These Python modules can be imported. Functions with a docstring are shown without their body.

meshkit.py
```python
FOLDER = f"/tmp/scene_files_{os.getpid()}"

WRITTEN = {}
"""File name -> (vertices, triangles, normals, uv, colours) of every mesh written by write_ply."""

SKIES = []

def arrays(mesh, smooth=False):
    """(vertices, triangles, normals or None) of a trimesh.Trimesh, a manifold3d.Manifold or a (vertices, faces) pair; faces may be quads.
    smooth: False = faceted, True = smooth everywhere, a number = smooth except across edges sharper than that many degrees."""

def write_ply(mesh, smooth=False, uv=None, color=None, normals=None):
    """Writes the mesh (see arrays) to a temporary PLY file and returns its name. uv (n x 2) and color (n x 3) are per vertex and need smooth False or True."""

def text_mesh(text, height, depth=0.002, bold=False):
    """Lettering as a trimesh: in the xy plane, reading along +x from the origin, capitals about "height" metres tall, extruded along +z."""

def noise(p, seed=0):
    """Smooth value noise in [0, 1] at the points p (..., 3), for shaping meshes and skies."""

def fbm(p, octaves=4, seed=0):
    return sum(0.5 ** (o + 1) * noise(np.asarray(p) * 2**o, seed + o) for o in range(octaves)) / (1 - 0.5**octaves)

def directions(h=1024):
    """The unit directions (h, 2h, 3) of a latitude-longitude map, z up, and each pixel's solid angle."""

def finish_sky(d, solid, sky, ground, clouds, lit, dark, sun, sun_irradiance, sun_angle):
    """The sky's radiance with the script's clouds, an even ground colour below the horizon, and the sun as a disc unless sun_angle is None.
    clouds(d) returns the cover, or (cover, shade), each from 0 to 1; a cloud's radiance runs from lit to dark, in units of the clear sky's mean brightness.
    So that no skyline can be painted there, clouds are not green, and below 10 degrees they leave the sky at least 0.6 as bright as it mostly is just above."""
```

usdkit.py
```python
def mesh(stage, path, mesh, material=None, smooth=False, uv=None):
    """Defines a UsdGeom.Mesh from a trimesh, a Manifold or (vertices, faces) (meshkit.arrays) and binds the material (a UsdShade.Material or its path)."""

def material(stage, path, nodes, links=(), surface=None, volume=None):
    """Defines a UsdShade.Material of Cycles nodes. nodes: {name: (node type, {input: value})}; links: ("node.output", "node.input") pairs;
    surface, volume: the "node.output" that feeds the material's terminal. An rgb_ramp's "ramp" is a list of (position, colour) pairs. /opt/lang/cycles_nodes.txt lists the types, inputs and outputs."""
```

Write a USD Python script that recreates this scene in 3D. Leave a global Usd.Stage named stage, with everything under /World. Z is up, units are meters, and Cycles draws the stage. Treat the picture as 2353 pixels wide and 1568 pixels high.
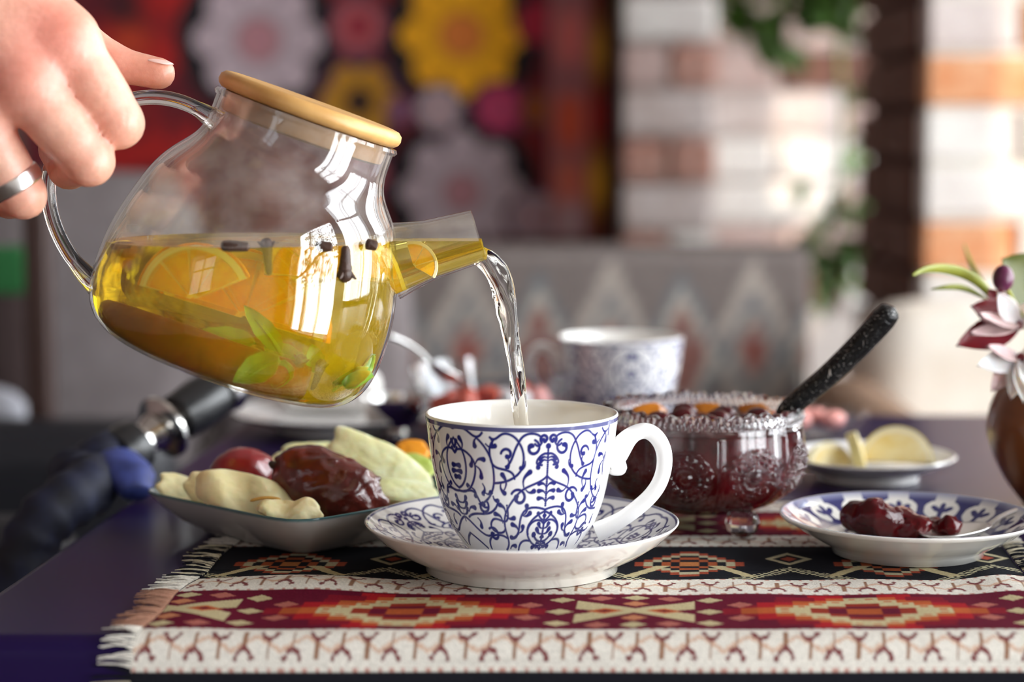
import math, random
import numpy as np, trimesh, manifold3d as m3
from scipy.interpolate import PchipInterpolator, CubicSpline
from scipy.spatial import cKDTree
from pxr import Usd, UsdGeom, UsdLux, UsdShade, Sdf, Gf, Vt
import usdkit, meshkit

# ------------------------------------------------------------------ stage, camera, light
stage = Usd.Stage.CreateInMemory()
UsdGeom.SetStageUpAxis(stage, "Z"); UsdGeom.SetStageMetersPerUnit(stage, 1.0)
UsdGeom.Xform.Define(stage, "/World")
F, W, H = 4720.0, 2353, 1568
TABLE = 0.75
CAM = np.array([0, -1.0, TABLE + 0.219]); PITCH = math.atan(494 / F)
cam = UsdGeom.Camera.Define(stage, "/World/camera")
cam.AddTranslateOp().Set(Gf.Vec3d(*CAM)); cam.AddRotateXOp().Set(90 - math.degrees(PITCH))
cam.CreateHorizontalApertureAttr(36.0); cam.CreateVerticalApertureAttr(36.0 * H / W)
cam.CreateFocalLengthAttr(36.0 * F / W); cam.CreateFStopAttr(3.9); cam.CreateFocusDistanceAttr(1.0)
cam.CreateClippingRangeAttr(Gf.Vec2f(0.05, 200)); cam.CreateExposureAttr(0.1)

dome = UsdLux.DomeLight.Define(stage, "/World/sky"); dome.CreateIntensityAttr(0.5); dome.CreateColorAttr(Gf.Vec3f(.8, .9, 1.0))
sun = UsdLux.DistantLight.Define(stage, "/World/sun"); sun.CreateIntensityAttr(.95); sun.CreateNormalizeAttr(True); sun.CreateAngleAttr(0.6); sun.CreateColorAttr(Gf.Vec3f(1, .83, .64))
SUN = np.array([-.55, .8, -.6]) / np.linalg.norm([-.55, .8, -.6])


def aim(prim, pos, d):
    z = -np.asarray(d, float) / np.linalg.norm(d); up = np.array([0, 0, 1.0])
    x = np.cross(up, z); x /= np.linalg.norm(x); y = np.cross(z, x)
    prim.AddTransformOp().Set(Gf.Matrix4d(*x, 0, *y, 0, *z, 0, *map(float, pos), 1))


aim(sun, (2, -1, 3), SUN)
for nm, pos, w, h, d, k in (("daylight_1", (2.05, -1.15, 1.05), 2.2, 2.1, (-1, .1, -.05), 18.0), ("daylight_2", (2.05, .25, 1.6), 1.2, 2.2, (-1, 0, -.05), 9.0), ("daylight_3", (-1.4, -2.75, 1.8), 1.3, 1.2, (.25, 1, -.2), .4), ("added_daylight_4", (2.05, 1.85, 1.7), 1.2, 2.2, (-1, .18, -.05), 15.0)):  # the fourth light is added to brighten the back wall bricks
    L = UsdLux.RectLight.Define(stage, "/World/" + nm); L.CreateWidthAttr(w); L.CreateHeightAttr(h); L.CreateIntensityAttr(k); L.CreateColorAttr(Gf.Vec3f(.93, .97, 1.0)); aim(L, pos, d)

# ------------------------------------------------------------------ projection helpers: a pixel of the photograph -> a point of the room
cp, sp = math.cos(PITCH), math.sin(PITCH)


def ray(px, py):
    u, v = (px - W / 2) / F, (H / 2 - py) / F
    return np.array([u, cp + v * sp, -sp + v * cp])


def P(px, py, d):
    r = ray(px, py); return CAM + r * (d / r[1])


def G(px, py, z=TABLE):
    r = ray(px, py); return CAM + r * ((z - CAM[2]) / r[2])


K = 1 / F   # metres per pixel at 1 m

# ------------------------------------------------------------------ scene writing
used = {}


def numbered(parent, name):
    n = used.get((parent, name), -1) + 1; used[(parent, name)] = n
    return f"{parent}/{name}" + (f"_{n:03d}" if n else "")


def tag(prim, label=None, cat=None, group=None, kind=None):
    for k, v in (("label", label), ("category", cat), ("group", group), ("kind", kind)):
        if v: prim.SetCustomDataByKey(k, v)


def put(path, mesh, mat, smooth=False, col=None, base=None):
    v, f = (mesh.vertices, mesh.faces) if isinstance(mesh, trimesh.Trimesh) else meshkit.arrays(mesh)[:2]
    mm = trimesh.Trimesh(np.array(v, float) - (0 if base is None else base), np.array(f), process=False)
    m = usdkit.mesh(stage, path, mm, mat, True if (col is not None and smooth) else smooth)
    if col is not None:
        UsdGeom.PrimvarsAPI(m).CreatePrimvar("Cd", Sdf.ValueTypeNames.Color3fArray, "vertex").Set(Vt.Vec3fArray.FromNumpy(np.asarray(col, np.float32)))
    return m


class Thing:
    def __init__(s, name, label, cat, base=(0, 0, 0), group=None, kind=None, rot=None):
        s.base = np.asarray(base, float); s.path = numbered("/World", name)
        x = UsdGeom.Xform.Define(stage, s.path); s.prim = x.GetPrim()
        s.op = x.AddTransformOp(); s.op.Set(Gf.Matrix4d().SetTranslate(Gf.Vec3d(*map(float, s.base))))
        tag(s.prim, label, cat, group, kind); s.label, s.cat, s.group = label, cat, group

    def part(s, name, mesh, mat, smooth=False, col=None, parent=None, label=None, kind=None):
        path = numbered(parent or s.path, name)
        m = put(path, mesh, mat, smooth, col, s.base); tag(m.GetPrim(), label, None, None, kind)
        return path

    def copy(s, matrix, label, group=None):
        path = numbered("/World", s.path.split("/")[-1].rstrip("0123456789").rstrip("_"))
        x = UsdGeom.Xform.Define(stage, path); p = x.GetPrim()
        p.GetReferences().AddInternalReference(s.path); p.SetInstanceable(True)
        UsdGeom.Xformable(p).GetOrderedXformOps()[0].Set(matrix); tag(p, label, s.cat, group or s.group)
        return p


def single(name, mesh, mat, label, cat, smooth=False, col=None, group=None, kind=None, base=None):
    v = mesh.vertices if isinstance(mesh, trimesh.Trimesh) else meshkit.arrays(mesh)[0]
    b = np.array([*(np.min(v, 0) + np.max(v, 0))[:2] / 2, np.min(v, 0)[2]]) if base is None else np.asarray(base)
    m = put(numbered("/World", name), mesh, mat, smooth, col, b); m.AddTransformOp().Set(Gf.Matrix4d().SetTranslate(Gf.Vec3d(*map(float, b))))
    tag(m.GetPrim(), label, cat, group, kind); return m


def mat4(pos, rz=0, rx=0, ry=0, s=1):
    R = trimesh.transformations.euler_matrix(rx, ry, rz)[:3, :3] * s
    m = np.eye(4); m[:3, :3] = R.T; m[3, :3] = pos
    return Gf.Matrix4d(*m.ravel().tolist())


# ------------------------------------------------------------------ materials
def M(name, color=(.8, .8, .8), rough=.5, var=None, scale=20, bump=0, bscale=60, attr=False, detail=4, dist=.002, **kw):
    n = {"p": ("principled_bsdf", {"base_color": color, "roughness": rough, **kw})}; l = []
    if attr:
        n["a"] = ("attribute", {"attribute": "Cd"})
        if var is None: l.append(("a.color", "p.base_color"))
    if var is not None or bump:
        n["t"] = ("texture_coordinate", {})
    if var is not None:
        n["n"] = ("noise_texture", {"scale": float(scale), "detail": float(detail)}); l.append(("t.object", "n.vector"))
        if attr:
            n["r"] = ("rgb_ramp", {"ramp": [(.3, var), (.7, (1, 1, 1))]}); n["m"] = ("mix", {"mix_type": "multiply", "fac": 1.0})
            l += [("n.fac", "r.fac"), ("a.color", "m.color1"), ("r.color", "m.color2"), ("m.color", "p.base_color")]
        else:
            n["r"] = ("rgb_ramp", {"ramp": [(.32, color), (.68, var)]}); l += [("n.fac", "r.fac"), ("r.color", "p.base_color")]
    if bump:
        n["bn"] = ("noise_texture", {"scale": float(bscale), "detail": 5.0}); n["b"] = ("bump", {"strength": float(bump), "distance": float(dist)})
        l += [("t.object", "bn.vector"), ("bn.fac", "b.height"), ("b.normal", "p.normal")]
    return usdkit.material(stage, "/World/Looks/" + name, n, l, surface="p.BSDF")


def pane(name, tint=(1, 1, 1), base=.045, boost=1.0):
    """thin glass: clear, mirroring more towards grazing angles, the same from both sides"""
    return usdkit.material(stage, "/World/Looks/" + name, {"f": ("layer_weight", {"blend": .5}), "p": ("math", {"math_type": "power", "value2": 4.0}), "m": ("math", {"math_type": "multiply_add", "value2": .8 * boost, "value3": base}), "t": ("transparent_bsdf", {"color": tint}), "g": ("glossy_bsdf", {"color": (1, 1, 1), "roughness": 0.0}), "x": ("mix_closure", {})},
                           [("f.facing", "p.value1"), ("p.value", "m.value1"), ("m.value", "x.fac"), ("t.BSDF", "x.closure1"), ("g.BSDF", "x.closure2")], surface="x.closure")


GLASS = M("clear_glass", (1, 1, 1), 0.0, transmission_weight=1.0, ior=1.47)
LEVEL = float((lambda r: (CAM + r / r[1])[2])(np.array([(600 - W / 2) / F, cp + (H / 2 - 551) / F * sp, -sp + (H / 2 - 551) / F * cp])))
POTGLASS = usdkit.material(stage, "/World/Looks/steamed_thin_glass", {"f": ("layer_weight", {"blend": .5}), "p": ("math", {"math_type": "power", "value2": 3.5}), "m": ("math", {"math_type": "multiply_add", "value2": .8, "value3": .042}), "t": ("transparent_bsdf", {"color": (.985, .985, .98)}), "d": ("diffuse_bsdf", {"color": (.9, .86, .82)}), "g": ("glossy_bsdf", {"color": (1, 1, 1), "roughness": 0.0}),
                       "c": ("texture_coordinate", {}), "ge": ("geometry", {}), "sx": ("separate_xyz", {}), "gt": ("math", {"math_type": "greater_than", "value2": LEVEL}), "mu": ("math", {"math_type": "multiply"}), "n": ("noise_texture", {"scale": 55.0, "detail": 6.0}), "r": ("rgb_ramp", {"ramp": [(.35, (.015, .015, .015)), (.75, (.09, .09, .09))]}), "y": ("mix_closure", {}), "x": ("mix_closure", {})},
                       [("f.facing", "p.value1"), ("p.value", "m.value1"), ("m.value", "x.fac"), ("c.object", "n.vector"), ("n.fac", "r.fac"), ("ge.position", "sx.vector"), ("sx.z", "gt.value1"), ("r.color", "mu.value1"), ("gt.value", "mu.value2"), ("mu.value", "y.fac"), ("t.BSDF", "y.closure1"), ("d.BSDF", "y.closure2"), ("y.closure", "x.closure1"), ("g.BSDF", "x.closure2")], surface="x.closure")
WATER = M("pouring_water", (1, .985, .93), 0.0, transmission_weight=1.0, ior=1.33)
TEA = usdkit.material(stage, "/World/Looks/golden_tea", {"p": ("principled_bsdf", {"base_color": (1, .97, .80), "roughness": 0.0, "transmission_weight": 1.0, "ior": 1.33}), "t": ("transparent_bsdf", {"color": (1, .95, .70)}), "v": ("absorption_volume", {"color": (.997, .93, 0), "density": 34.0}), "d": ("diffuse_bsdf", {"color": (1.0, .68, .008)}), "x": ("mix_closure", {"fac": .22}), "y": ("mix_closure", {"fac": .125})},
                      [("p.BSDF", "x.closure1"), ("t.BSDF", "x.closure2"), ("x.closure", "y.closure1"), ("d.BSDF", "y.closure2")], surface="y.closure", volume="v.volume")
PORC = M("white_porcelain", (.86, .85, .83), .08, coat_weight=.4)
PORC_C = M("printed_porcelain", rough=.08, attr=True, coat_weight=.4)
CLOTH_C = M("woven_cloth", rough=.95, specular_ior_level=.06, attr=True, var=(.72, .72, .72), scale=900, bump=.5, bscale=1500, dist=.0006)
WALLCLOTH = M("embroidered_cloth", rough=.9, attr=True, var=(.75, .75, .75), scale=120)
SKIN = M("skin", rough=.42, attr=True, var=(.9, .86, .84), scale=260, bump=.25, bscale=420, dist=.0008, subsurface_weight=.25, subsurface_scale=.006, subsurface_radius=(1, .35, .2))
NAIL = M("nail", (.8, .55, .48), .25)
SILVER = M("polished_silver", (.86, .85, .83), .28, metallic=1.0)
CHROME = M("chrome", (.75, .73, .7), .12, metallic=1.0)
WOOD = M("bamboo", (.66, .38, .13), .42, var=(.44, .22, .06), scale=38, bump=.15, bscale=90)
TABLEM = M("violet_lacquer", (.012, .006, .038), .26, var=(.016, .007, .044), scale=6, specular_ior_level=.08)
TABLEF = M("navy_lacquer", (.025, .032, .10), .35)


# ------------------------------------------------------------------ geometry helpers
def TM(v, f, process=True):
    f = np.asarray(f)
    if f.shape[1] == 4: f = np.vstack([f[:, [0, 1, 2]], f[:, [0, 2, 3]]])
    m = trimesh.Trimesh(np.asarray(v, float), f, process=False)
    if process:
        m.merge_vertices(); m.update_faces(m.nondegenerate_faces(height=1e-12)); m.remove_unreferenced_vertices()
    return m


def grid_faces(n, m, wrap_u=False, wrap_v=False):
    """quads of an n x m lattice (index = i*m+j)"""
    i = np.arange(n if wrap_u else n - 1); j = np.arange(m if wrap_v else m - 1)
    I, J = np.meshgrid(i, j, indexing="ij"); I2, J2 = (I + 1) % n, (J + 1) % m
    return np.stack([I * m + J, I2 * m + J, I2 * m + J2, I * m + J2], -1).reshape(-1, 4)


def revolve(prof, n=96, at=(0, 0, 0), fn=None):
    """closed surface from (r, z) pairs, running up the outside and back down the inside (or axis to axis)"""
    pr = np.asarray(prof, float); a = np.arange(n) / n * 2 * math.pi
    r = pr[:, 0][None] * np.ones((n, 1)); z = pr[:, 1][None] * np.ones((n, 1))
    A = a[:, None] * np.ones_like(r)
    if fn is not None: r, z = fn(A, r, z, np.arange(len(pr))[None] * np.ones((n, 1)))
    v = np.stack([r * np.cos(A), r * np.sin(A), z], -1).reshape(-1, 3) + at
    return TM(v, grid_faces(n, len(pr), wrap_u=True))


def torus(prof, n=96, at=(0, 0, 0)):
    pr = np.asarray(prof, float); a = np.arange(n) / n * 2 * math.pi
    v = np.stack([np.cos(a)[:, None] * pr[:, 0], np.sin(a)[:, None] * pr[:, 0], np.ones((n, 1)) * pr[:, 1]], -1).reshape(-1, 3) + at
    m = TM(v, grid_faces(n, len(pr), wrap_u=True, wrap_v=True)); m.fix_normals(); return m


def spline(pts, n=60, closed=False):
    pts = np.asarray(pts, float); t = np.r_[0, np.cumsum(np.linalg.norm(np.diff(pts, axis=0), axis=1))]
    return CubicSpline(t, pts, axis=0)(np.linspace(0, t[-1], n))


def frames(path):
    T = np.gradient(path, axis=0); T /= np.linalg.norm(T, axis=1, keepdims=True)
    up = np.array([0, 0, 1.0]) if abs(T[0][2]) < .9 else np.array([0, 1.0, 0])
    N = []; nv = np.cross(T[0], up); nv /= np.linalg.norm(nv)
    for t in T:
        nv = nv - t * np.dot(nv, t); nv /= np.linalg.norm(nv); N.append(nv)
    N = np.array(N); return T, N, np.cross(T, N)


def tube(path, rad, k=20, ratio=1.0, caps=True, frame=None):
    path = np.asarray(path, float); rad = np.broadcast_to(np.asarray(rad, float), (len(path),))
    T, N, B = frames(path) if frame is None else frame
    a = np.arange(k) / k * 2 * math.pi
    ratio = np.broadcast_to(np.asarray(ratio, float), (len(path),))
    v = path[:, None] + rad[:, None, None] * (np.cos(a)[None, :, None] * N[:, None] + (np.sin(a)[None, :, None] * ratio[:, None, None]) * B[:, None])
    v = v.reshape(-1, 3); f = grid_faces(len(path), k, wrap_v=True); f = np.vstack([f[:, [0, 1, 2]], f[:, [0, 2, 3]]])
    if caps:
        n = len(v); v = np.vstack([v, path[0], path[-1]]); j = np.arange(k); e = (len(path) - 1) * k
        f = np.vstack([f, np.stack([np.full(k, n), j, (j + 1) % k], 1), np.stack([np.full(k, n + 1), e + (j + 1) % k, e + j], 1)])
    m = TM(v, f); m.fix_normals(); return m


def rbox(sx, sy, sz, r=.01, at=(0, 0, 0), seg=3, rot=None):
    """rounded box: hull of spheres"""
    s = m3.Manifold.sphere(r, 4 * seg)
    h = m3.Manifold.batch_hull([s.translate((x * (sx / 2 - r), y * (sy / 2 - r), z * (sz / 2 - r))) for x in (-1, 1) for y in (-1, 1) for z in (-1, 1)])
    if rot is not None: h = h.rotate(rot)
    v, f, _ = meshkit.arrays(h.translate(tuple(map(float, at)))); return trimesh.Trimesh(v, f, process=False)


def box(sx, sy, sz, at=(0, 0, 0)):
    b = trimesh.creation.box((sx, sy, sz)); b.apply_translation(at); return b


def cbox(sx, sy, sz, c, at=(0, 0, 0)):
    """chamfered box, 44 triangles"""
    p = [(x * (sx / 2 - c * (a == 0)) , y * (sy / 2 - c * (a == 1)), z * (sz / 2 - c * (a == 2))) for x in (-1, 1) for y in (-1, 1) for z in (-1, 1) for a in range(3)]
    q = []
    for (x, y, z) in [(x, y, z) for x in (-1, 1) for y in (-1, 1) for z in (-1, 1)]:
        for a in range(3):
            e = [c, c, c]; e[a] = 0
            q.append((x * (sx / 2 - e[0]), y * (sy / 2 - e[1]), z * (sz / 2 - e[2])))
    h = trimesh.convex.convex_hull(np.array(q)); h.apply_translation(at); return h


def tri(mesh):  # manifold of a trimesh
    return m3.Manifold(m3.Mesh(np.asarray(mesh.vertices, np.float32), np.asarray(mesh.faces, np.uint32)))


def back(man):
    v, f, _ = meshkit.arrays(man); return trimesh.Trimesh(v, f, process=False)


def surface(fn, lo, hi, step):
    """surface nets of the signed distance fn(points) over a box"""
    lo, hi = np.asarray(lo, float), np.asarray(hi, float); n = np.ceil((hi - lo) / step).astype(int) + 1
    X = np.stack(np.meshgrid(*[lo[k] + step * np.arange(n[k]) for k in range(3)], indexing="ij"), -1)
    D = fn(X.reshape(-1, 3)).reshape(n); S = D < 0
    cnt = np.zeros(n - 1); acc = np.zeros((*(n - 1), 3)); cells = np.stack(np.meshgrid(*[np.arange(k - 1) for k in n], indexing="ij"), -1)
    cor = [(a, b, c) for a in (0, 1) for b in (0, 1) for c in (0, 1)]
    sl = lambda o: tuple(slice(o[k], n[k] - 1 + o[k]) for k in range(3))
    for o in cor:
        for k in range(3):
            if o[k] == 0:
                q = list(o); q[k] = 1; a, b = D[sl(o)], D[sl(tuple(q))]; x = (a < 0) != (b < 0)
                t = np.where(x, a / np.where(x, a - b, 1), 0); p = np.zeros((*(n - 1), 3)); p[...] = o; p[..., k] = t
                acc += np.where(x[..., None], p, 0); cnt += x
    on = cnt > 0; idx = np.full(n - 1, -1); idx[on] = np.arange(on.sum())
    v = lo + step * (cells[on] + acc[on] / cnt[on][:, None]); F_ = []
    for k in range(3):
        a, b = [q for q in range(3) if q != k]
        s0 = [slice(1, n[q] - 1) for q in range(3)]; s0[k] = slice(0, n[k] - 1); s1 = list(s0); s1[k] = slice(1, n[k])
        A, B = S[tuple(s0)], S[tuple(s1)]; at = np.argwhere(A != B); inside = A[A != B]; at[:, [a, b]] += 1
        def c(da, db):
            q = at.copy(); q[:, a] += da; q[:, b] += db; return idx[tuple(q.T)]
        Q = np.stack([c(-1, -1), c(0, -1), c(0, 0), c(-1, 0)], 1)
        flip = inside if k != 1 else ~inside
        Q[~flip] = Q[~flip][:, ::-1]; F_.append(Q)
    m = TM(v, np.vstack(F_), False); m.remove_unreferenced_vertices(); e = m.edges_unique; w = m.vertices.copy(); deg = np.bincount(e.ravel(), minlength=len(w))[:, None]
    for k in (.5, .5, -.3, .4):
        acc = np.zeros_like(w); np.add.at(acc, e[:, 0], w[e[:, 1]]); np.add.at(acc, e[:, 1], w[e[:, 0]]); w = w + k * (acc / np.maximum(deg, 1) - w)
    m.vertices = w; return m


def cap_sdf(p, a, b, ra, rb):
    a, b = np.asarray(a, float), np.asarray(b, float); ab = b - a; t = np.clip(((p - a) @ ab) / (ab @ ab), 0, 1)
    return np.linalg.norm(p - a - t[:, None] * ab, axis=1) - (ra + (rb - ra) * t)


def smin(a, b, k):
    h = np.clip(.5 + .5 * (b - a) / k, 0, 1); return b + (a - b) * h - k * h * (1 - h)


def slab(cx, ux, uy, a, b, th, bend=lambda x, y: 0 * x, n=30, seed=0, rough=.0008, edge=.0, power=2.0):
    """thin slice: an ellipse a x b (superellipse power) in the plane ux, uy about cx, bent by bend(x, y), thickness th"""
    ux, uy = np.asarray(ux, float) / np.linalg.norm(ux), np.asarray(uy, float) / np.linalg.norm(uy); uz = np.cross(ux, uy)
    ang = np.linspace(0, 2 * math.pi, 2 * n, endpoint=False); rr = np.linspace(0, 1, n // 2)
    sup = (np.abs(np.cos(ang)) ** power + np.abs(np.sin(ang)) ** power) ** (-1 / power)
    wob = 1 + edge * (meshkit.noise(np.stack([np.cos(ang) * 2.2, np.sin(ang) * 2.2, np.full_like(ang, seed)], -1), seed) - .5) * 2
    pts = []
    for side in (1, -1):
        for r in (rr if side == 1 else rr[::-1]):
            x, y = a * r * sup * wob * np.cos(ang), b * r * sup * wob * np.sin(ang)
            z = bend(x, y) + side * th / 2 * np.sqrt(max(1 - r ** 6, .0)) + rough * 2 * (meshkit.fbm(np.stack([x * 160, y * 160, np.full_like(x, seed + side * .6)], -1), 3, seed) - .5)
            pts.append(cx + x[:, None] * ux + y[:, None] * uy + z[:, None] * uz)
    v = np.array(pts).transpose(1, 0, 2).reshape(-1, 3)
    m = TM(v, grid_faces(2 * n, len(pts), wrap_u=True)); m.fix_normals(); return m


def mixc(c, new, w):
    return c + (np.asarray(new, float) - c) * np.clip(w, 0, 1)[..., None]


rng = np.random.default_rng(7)

# ------------------------------------------------------------------ printed patterns (vertex colours)
_lines = []


def _c(pts, r=7.5, r1=None, blob=0):
    q = spline(pts, 70) if len(pts) > 2 else np.linspace(pts[0], pts[1], 30)
    rr = np.linspace(r, r if r1 is None else r1, len(q))
    if blob: rr[-14:] = np.maximum(rr[-14:], blob * np.sin(np.linspace(.35, 2.2, 14)))
    _lines.append((q, rr))


def _drop(x0, y0, x1, y1, b=15):
    t = np.linspace(0, 1, 30)[:, None]; d = np.array([x1 - x0, y1 - y0], float); q = np.array([x0, y0]) + t * d + .22 * np.sin(math.pi * t) * np.array([d[1], -d[0]]) * (1 if (x0 + y1) % 2 < 1 else -1); _lines.append((q, 5 + (b - 5) * np.linspace(0, 1, 30) ** 2.2))


def _spiral(x, y, r, a0, turns, inward=.25, w=7.5):
    t = np.linspace(0, 1, 60); a = a0 + turns * 2 * math.pi * t; R = r * (1 - (1 - inward) * t)
    _c(np.stack([x + R * np.cos(a), y + R * np.sin(a)], 1)[::4], w, w + 3, blob=15)


def zx(x):  # picture column of the zoomed cup -> unrolled
    return math.degrees(math.asin(max(-.98, min(.98, (x - 1114) / 659)))) * 12.15 - 15.5 * 12.15


def _cc(pts, *a, **k): _c([(zx(x), y) for x, y in pts], *a, **k)
def _dd(x0, y0, x1, y1, b=15): _drop(zx(x0), y0, zx(x1), y1, b)


for q in ([(625, 322), (680, 296), (740, 306), (800, 345), (848, 318)], [(900, 345), (930, 355), (980, 322), (1040, 325), (1092, 375)], [(1092, 375), (1135, 325), (1200, 318), (1243, 350), (1235, 392), (1200, 385)],
          [(625, 322), (660, 380), (705, 450), (722, 540), (705, 640), (630, 712)], [(640, 480), (690, 440), (745, 465), (785, 530), (775, 620), (740, 690), (635, 715)],
          [(805, 350), (860, 410), (898, 485), (915, 580), (905, 680), (860, 760), (790, 800)], [(898, 485), (895, 420), (925, 358)],
          [(1092, 375), (1060, 440), (1040, 490), (1010, 535)], [(898, 485), (930, 540), (1000, 558), (1045, 580), (1060, 615)],
          [(912, 650), (980, 640), (1050, 612), (1105, 560), (1125, 480), (1092, 375)], [(1290, 600), (1220, 645), (1120, 690), (1040, 770), (985, 860), (975, 960), (990, 1060), (960, 1120)],
          [(1290, 828), (1215, 812), (1140, 830), (1105, 880), (1080, 990), (1020, 1030)], [(1290, 840), (1205, 890), (1158, 970), (1180, 1040), (1290, 1085)],
          [(1290, 930), (1240, 900), (1180, 930), (1165, 1000)], [(640, 715), (700, 720), (760, 720), (800, 790), (850, 820)], [(975, 960), (900, 990), (860, 950), (885, 900), (950, 905), (1000, 800)],
          [(690, 900), (760, 870), (850, 860), (930, 790)], [(640, 900), (720, 960), (800, 1020), (870, 1000)], [(1290, 455), (1235, 470), (1215, 510), (1250, 525)],
          [(800, 1120), (830, 1040), (900, 1010), (980, 1030)], [(640, 1010), (700, 1060), (760, 1120)], [(1080, 1120), (1110, 1060), (1180, 1050)]):
    _cc(q)
for s in ((1262, 352, 32, 2.2, 1.1), (1185, 412, 55, 5.0, 1.0), (1090, 745, 62, 3.6, 1.1), (820, 815, 50, 5.5, 1.0), (870, 1010, 55, 4, 1.0), (1012, 455, 45, 3.3, .8)):
    _spiral(zx(s[0]), *s[1:])
for d in ((815, 350, 795, 408), (898, 345, 905, 405), (870, 390, 930, 400), (1015, 480, 1010, 540), (980, 700, 975, 590), (965, 640, 985, 715), (830, 660, 830, 725), (845, 720, 885, 715), (1135, 500, 1108, 545), (1130, 690, 1170, 570), (1140, 690, 1200, 700),
          (750, 470, 760, 540), (790, 530, 850, 495), (790, 540, 825, 615), (740, 690, 770, 745), (735, 690, 720, 680), (700, 445, 692, 365), (1110, 870, 1150, 800), (1110, 860, 1175, 850), (1090, 990, 1120, 945), (1085, 1000, 1035, 930),
          (1080, 1000, 1020, 1025), (985, 860, 1050, 885), (985, 860, 945, 795), (960, 920, 905, 860), (900, 740, 930, 770), (700, 860, 750, 830), (760, 900, 775, 960), (1250, 1060, 1215, 1100), (1000, 1110, 1050, 1090), (1240, 500, 1225, 540)):
    _dd(*d)
for x0, y0, n in ((1290, 400, 0), (628, 345, 0)):
    _cc([(x0, y0), (x0, y0 + 400 if x0 > 1000 else 700)], 8); _dd(x0, y0 + 70, x0, y0, 17)
for y in (640, 690, 740): _dd(1290, y + 40, 1290 - 55, y + 30 - 20, 14)
for y in (480, 500): _dd(1290, y, 1235, y + 10, 14)
for y, w in ((420, 34), (450, 40)): _dd(628, y + (25 if y < 500 else -20), 628 - w, y - (15 if y < 500 else -12), 11); _dd(628, y + (25 if y < 500 else -20), 628 + w, y - (15 if y < 500 else -12), 11)
_dd(628, 470, 628, 540, 30); _dd(628, 590, 674, 552, 16); _dd(628, 630, 680, 592, 16); _dd(628, 668, 666, 630, 16); _cc([(628, 450), (655, 420), (668, 385)], 8, blob=15); _cc([(1290, 1060), (1240, 1040), (1215, 1000)], 8, blob=18); _dd(1290, 1000, 1240, 965, 16); _dd(1290, 960, 1250, 925, 15); _cc([(1290, 905), (1255, 880), (1240, 850)], 7, blob=13); _cc([(1290, 850), (1290, 1120)], 8); _dd(1290, 940, 1290, 870, 16)
for y in (1085, 1115): _dd(1290, y + 15, 1250, y - 15, 11)
_dd(1290, 950, 1290, 1015, 30); _cc([(640, 720), (650, 930)], 8)
for y in (780, 820, 860): _dd(645, y + 25, 690, y - 15, 14)
_LP = np.vstack([q for q, r in _lines]); _LR = np.concatenate([r for q, r in _lines]) * 1.24; _LT = cKDTree(_LP)


def scroll(u_deg, v):
    """signed distance (zoom units) to the blue scrollwork; u in degrees about the motif column, v 270 .. 1120 down the cup"""
    u = -np.abs((u_deg + 60) % 120 - 60) * 12.15
    d, i = _LT.query(np.stack([u, v], 1), k=6, distance_upper_bound=80)
    r = np.r_[_LR, 0][np.minimum(i, len(_LR))]; return np.min(np.where(np.isfinite(d), d - r, 80), 1)


BLUE = np.array([.018, .022, .155]); WHITE = np.array([.86, .85, .83]); WARM = np.array([.86, .83, .77])


def pattern_col(u, v, lo=270, hi=1150):
    d = scroll(u, v); w = np.clip(.5 - d / 7, 0, 1) * (v > lo) * (v < hi)
    return w


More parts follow.
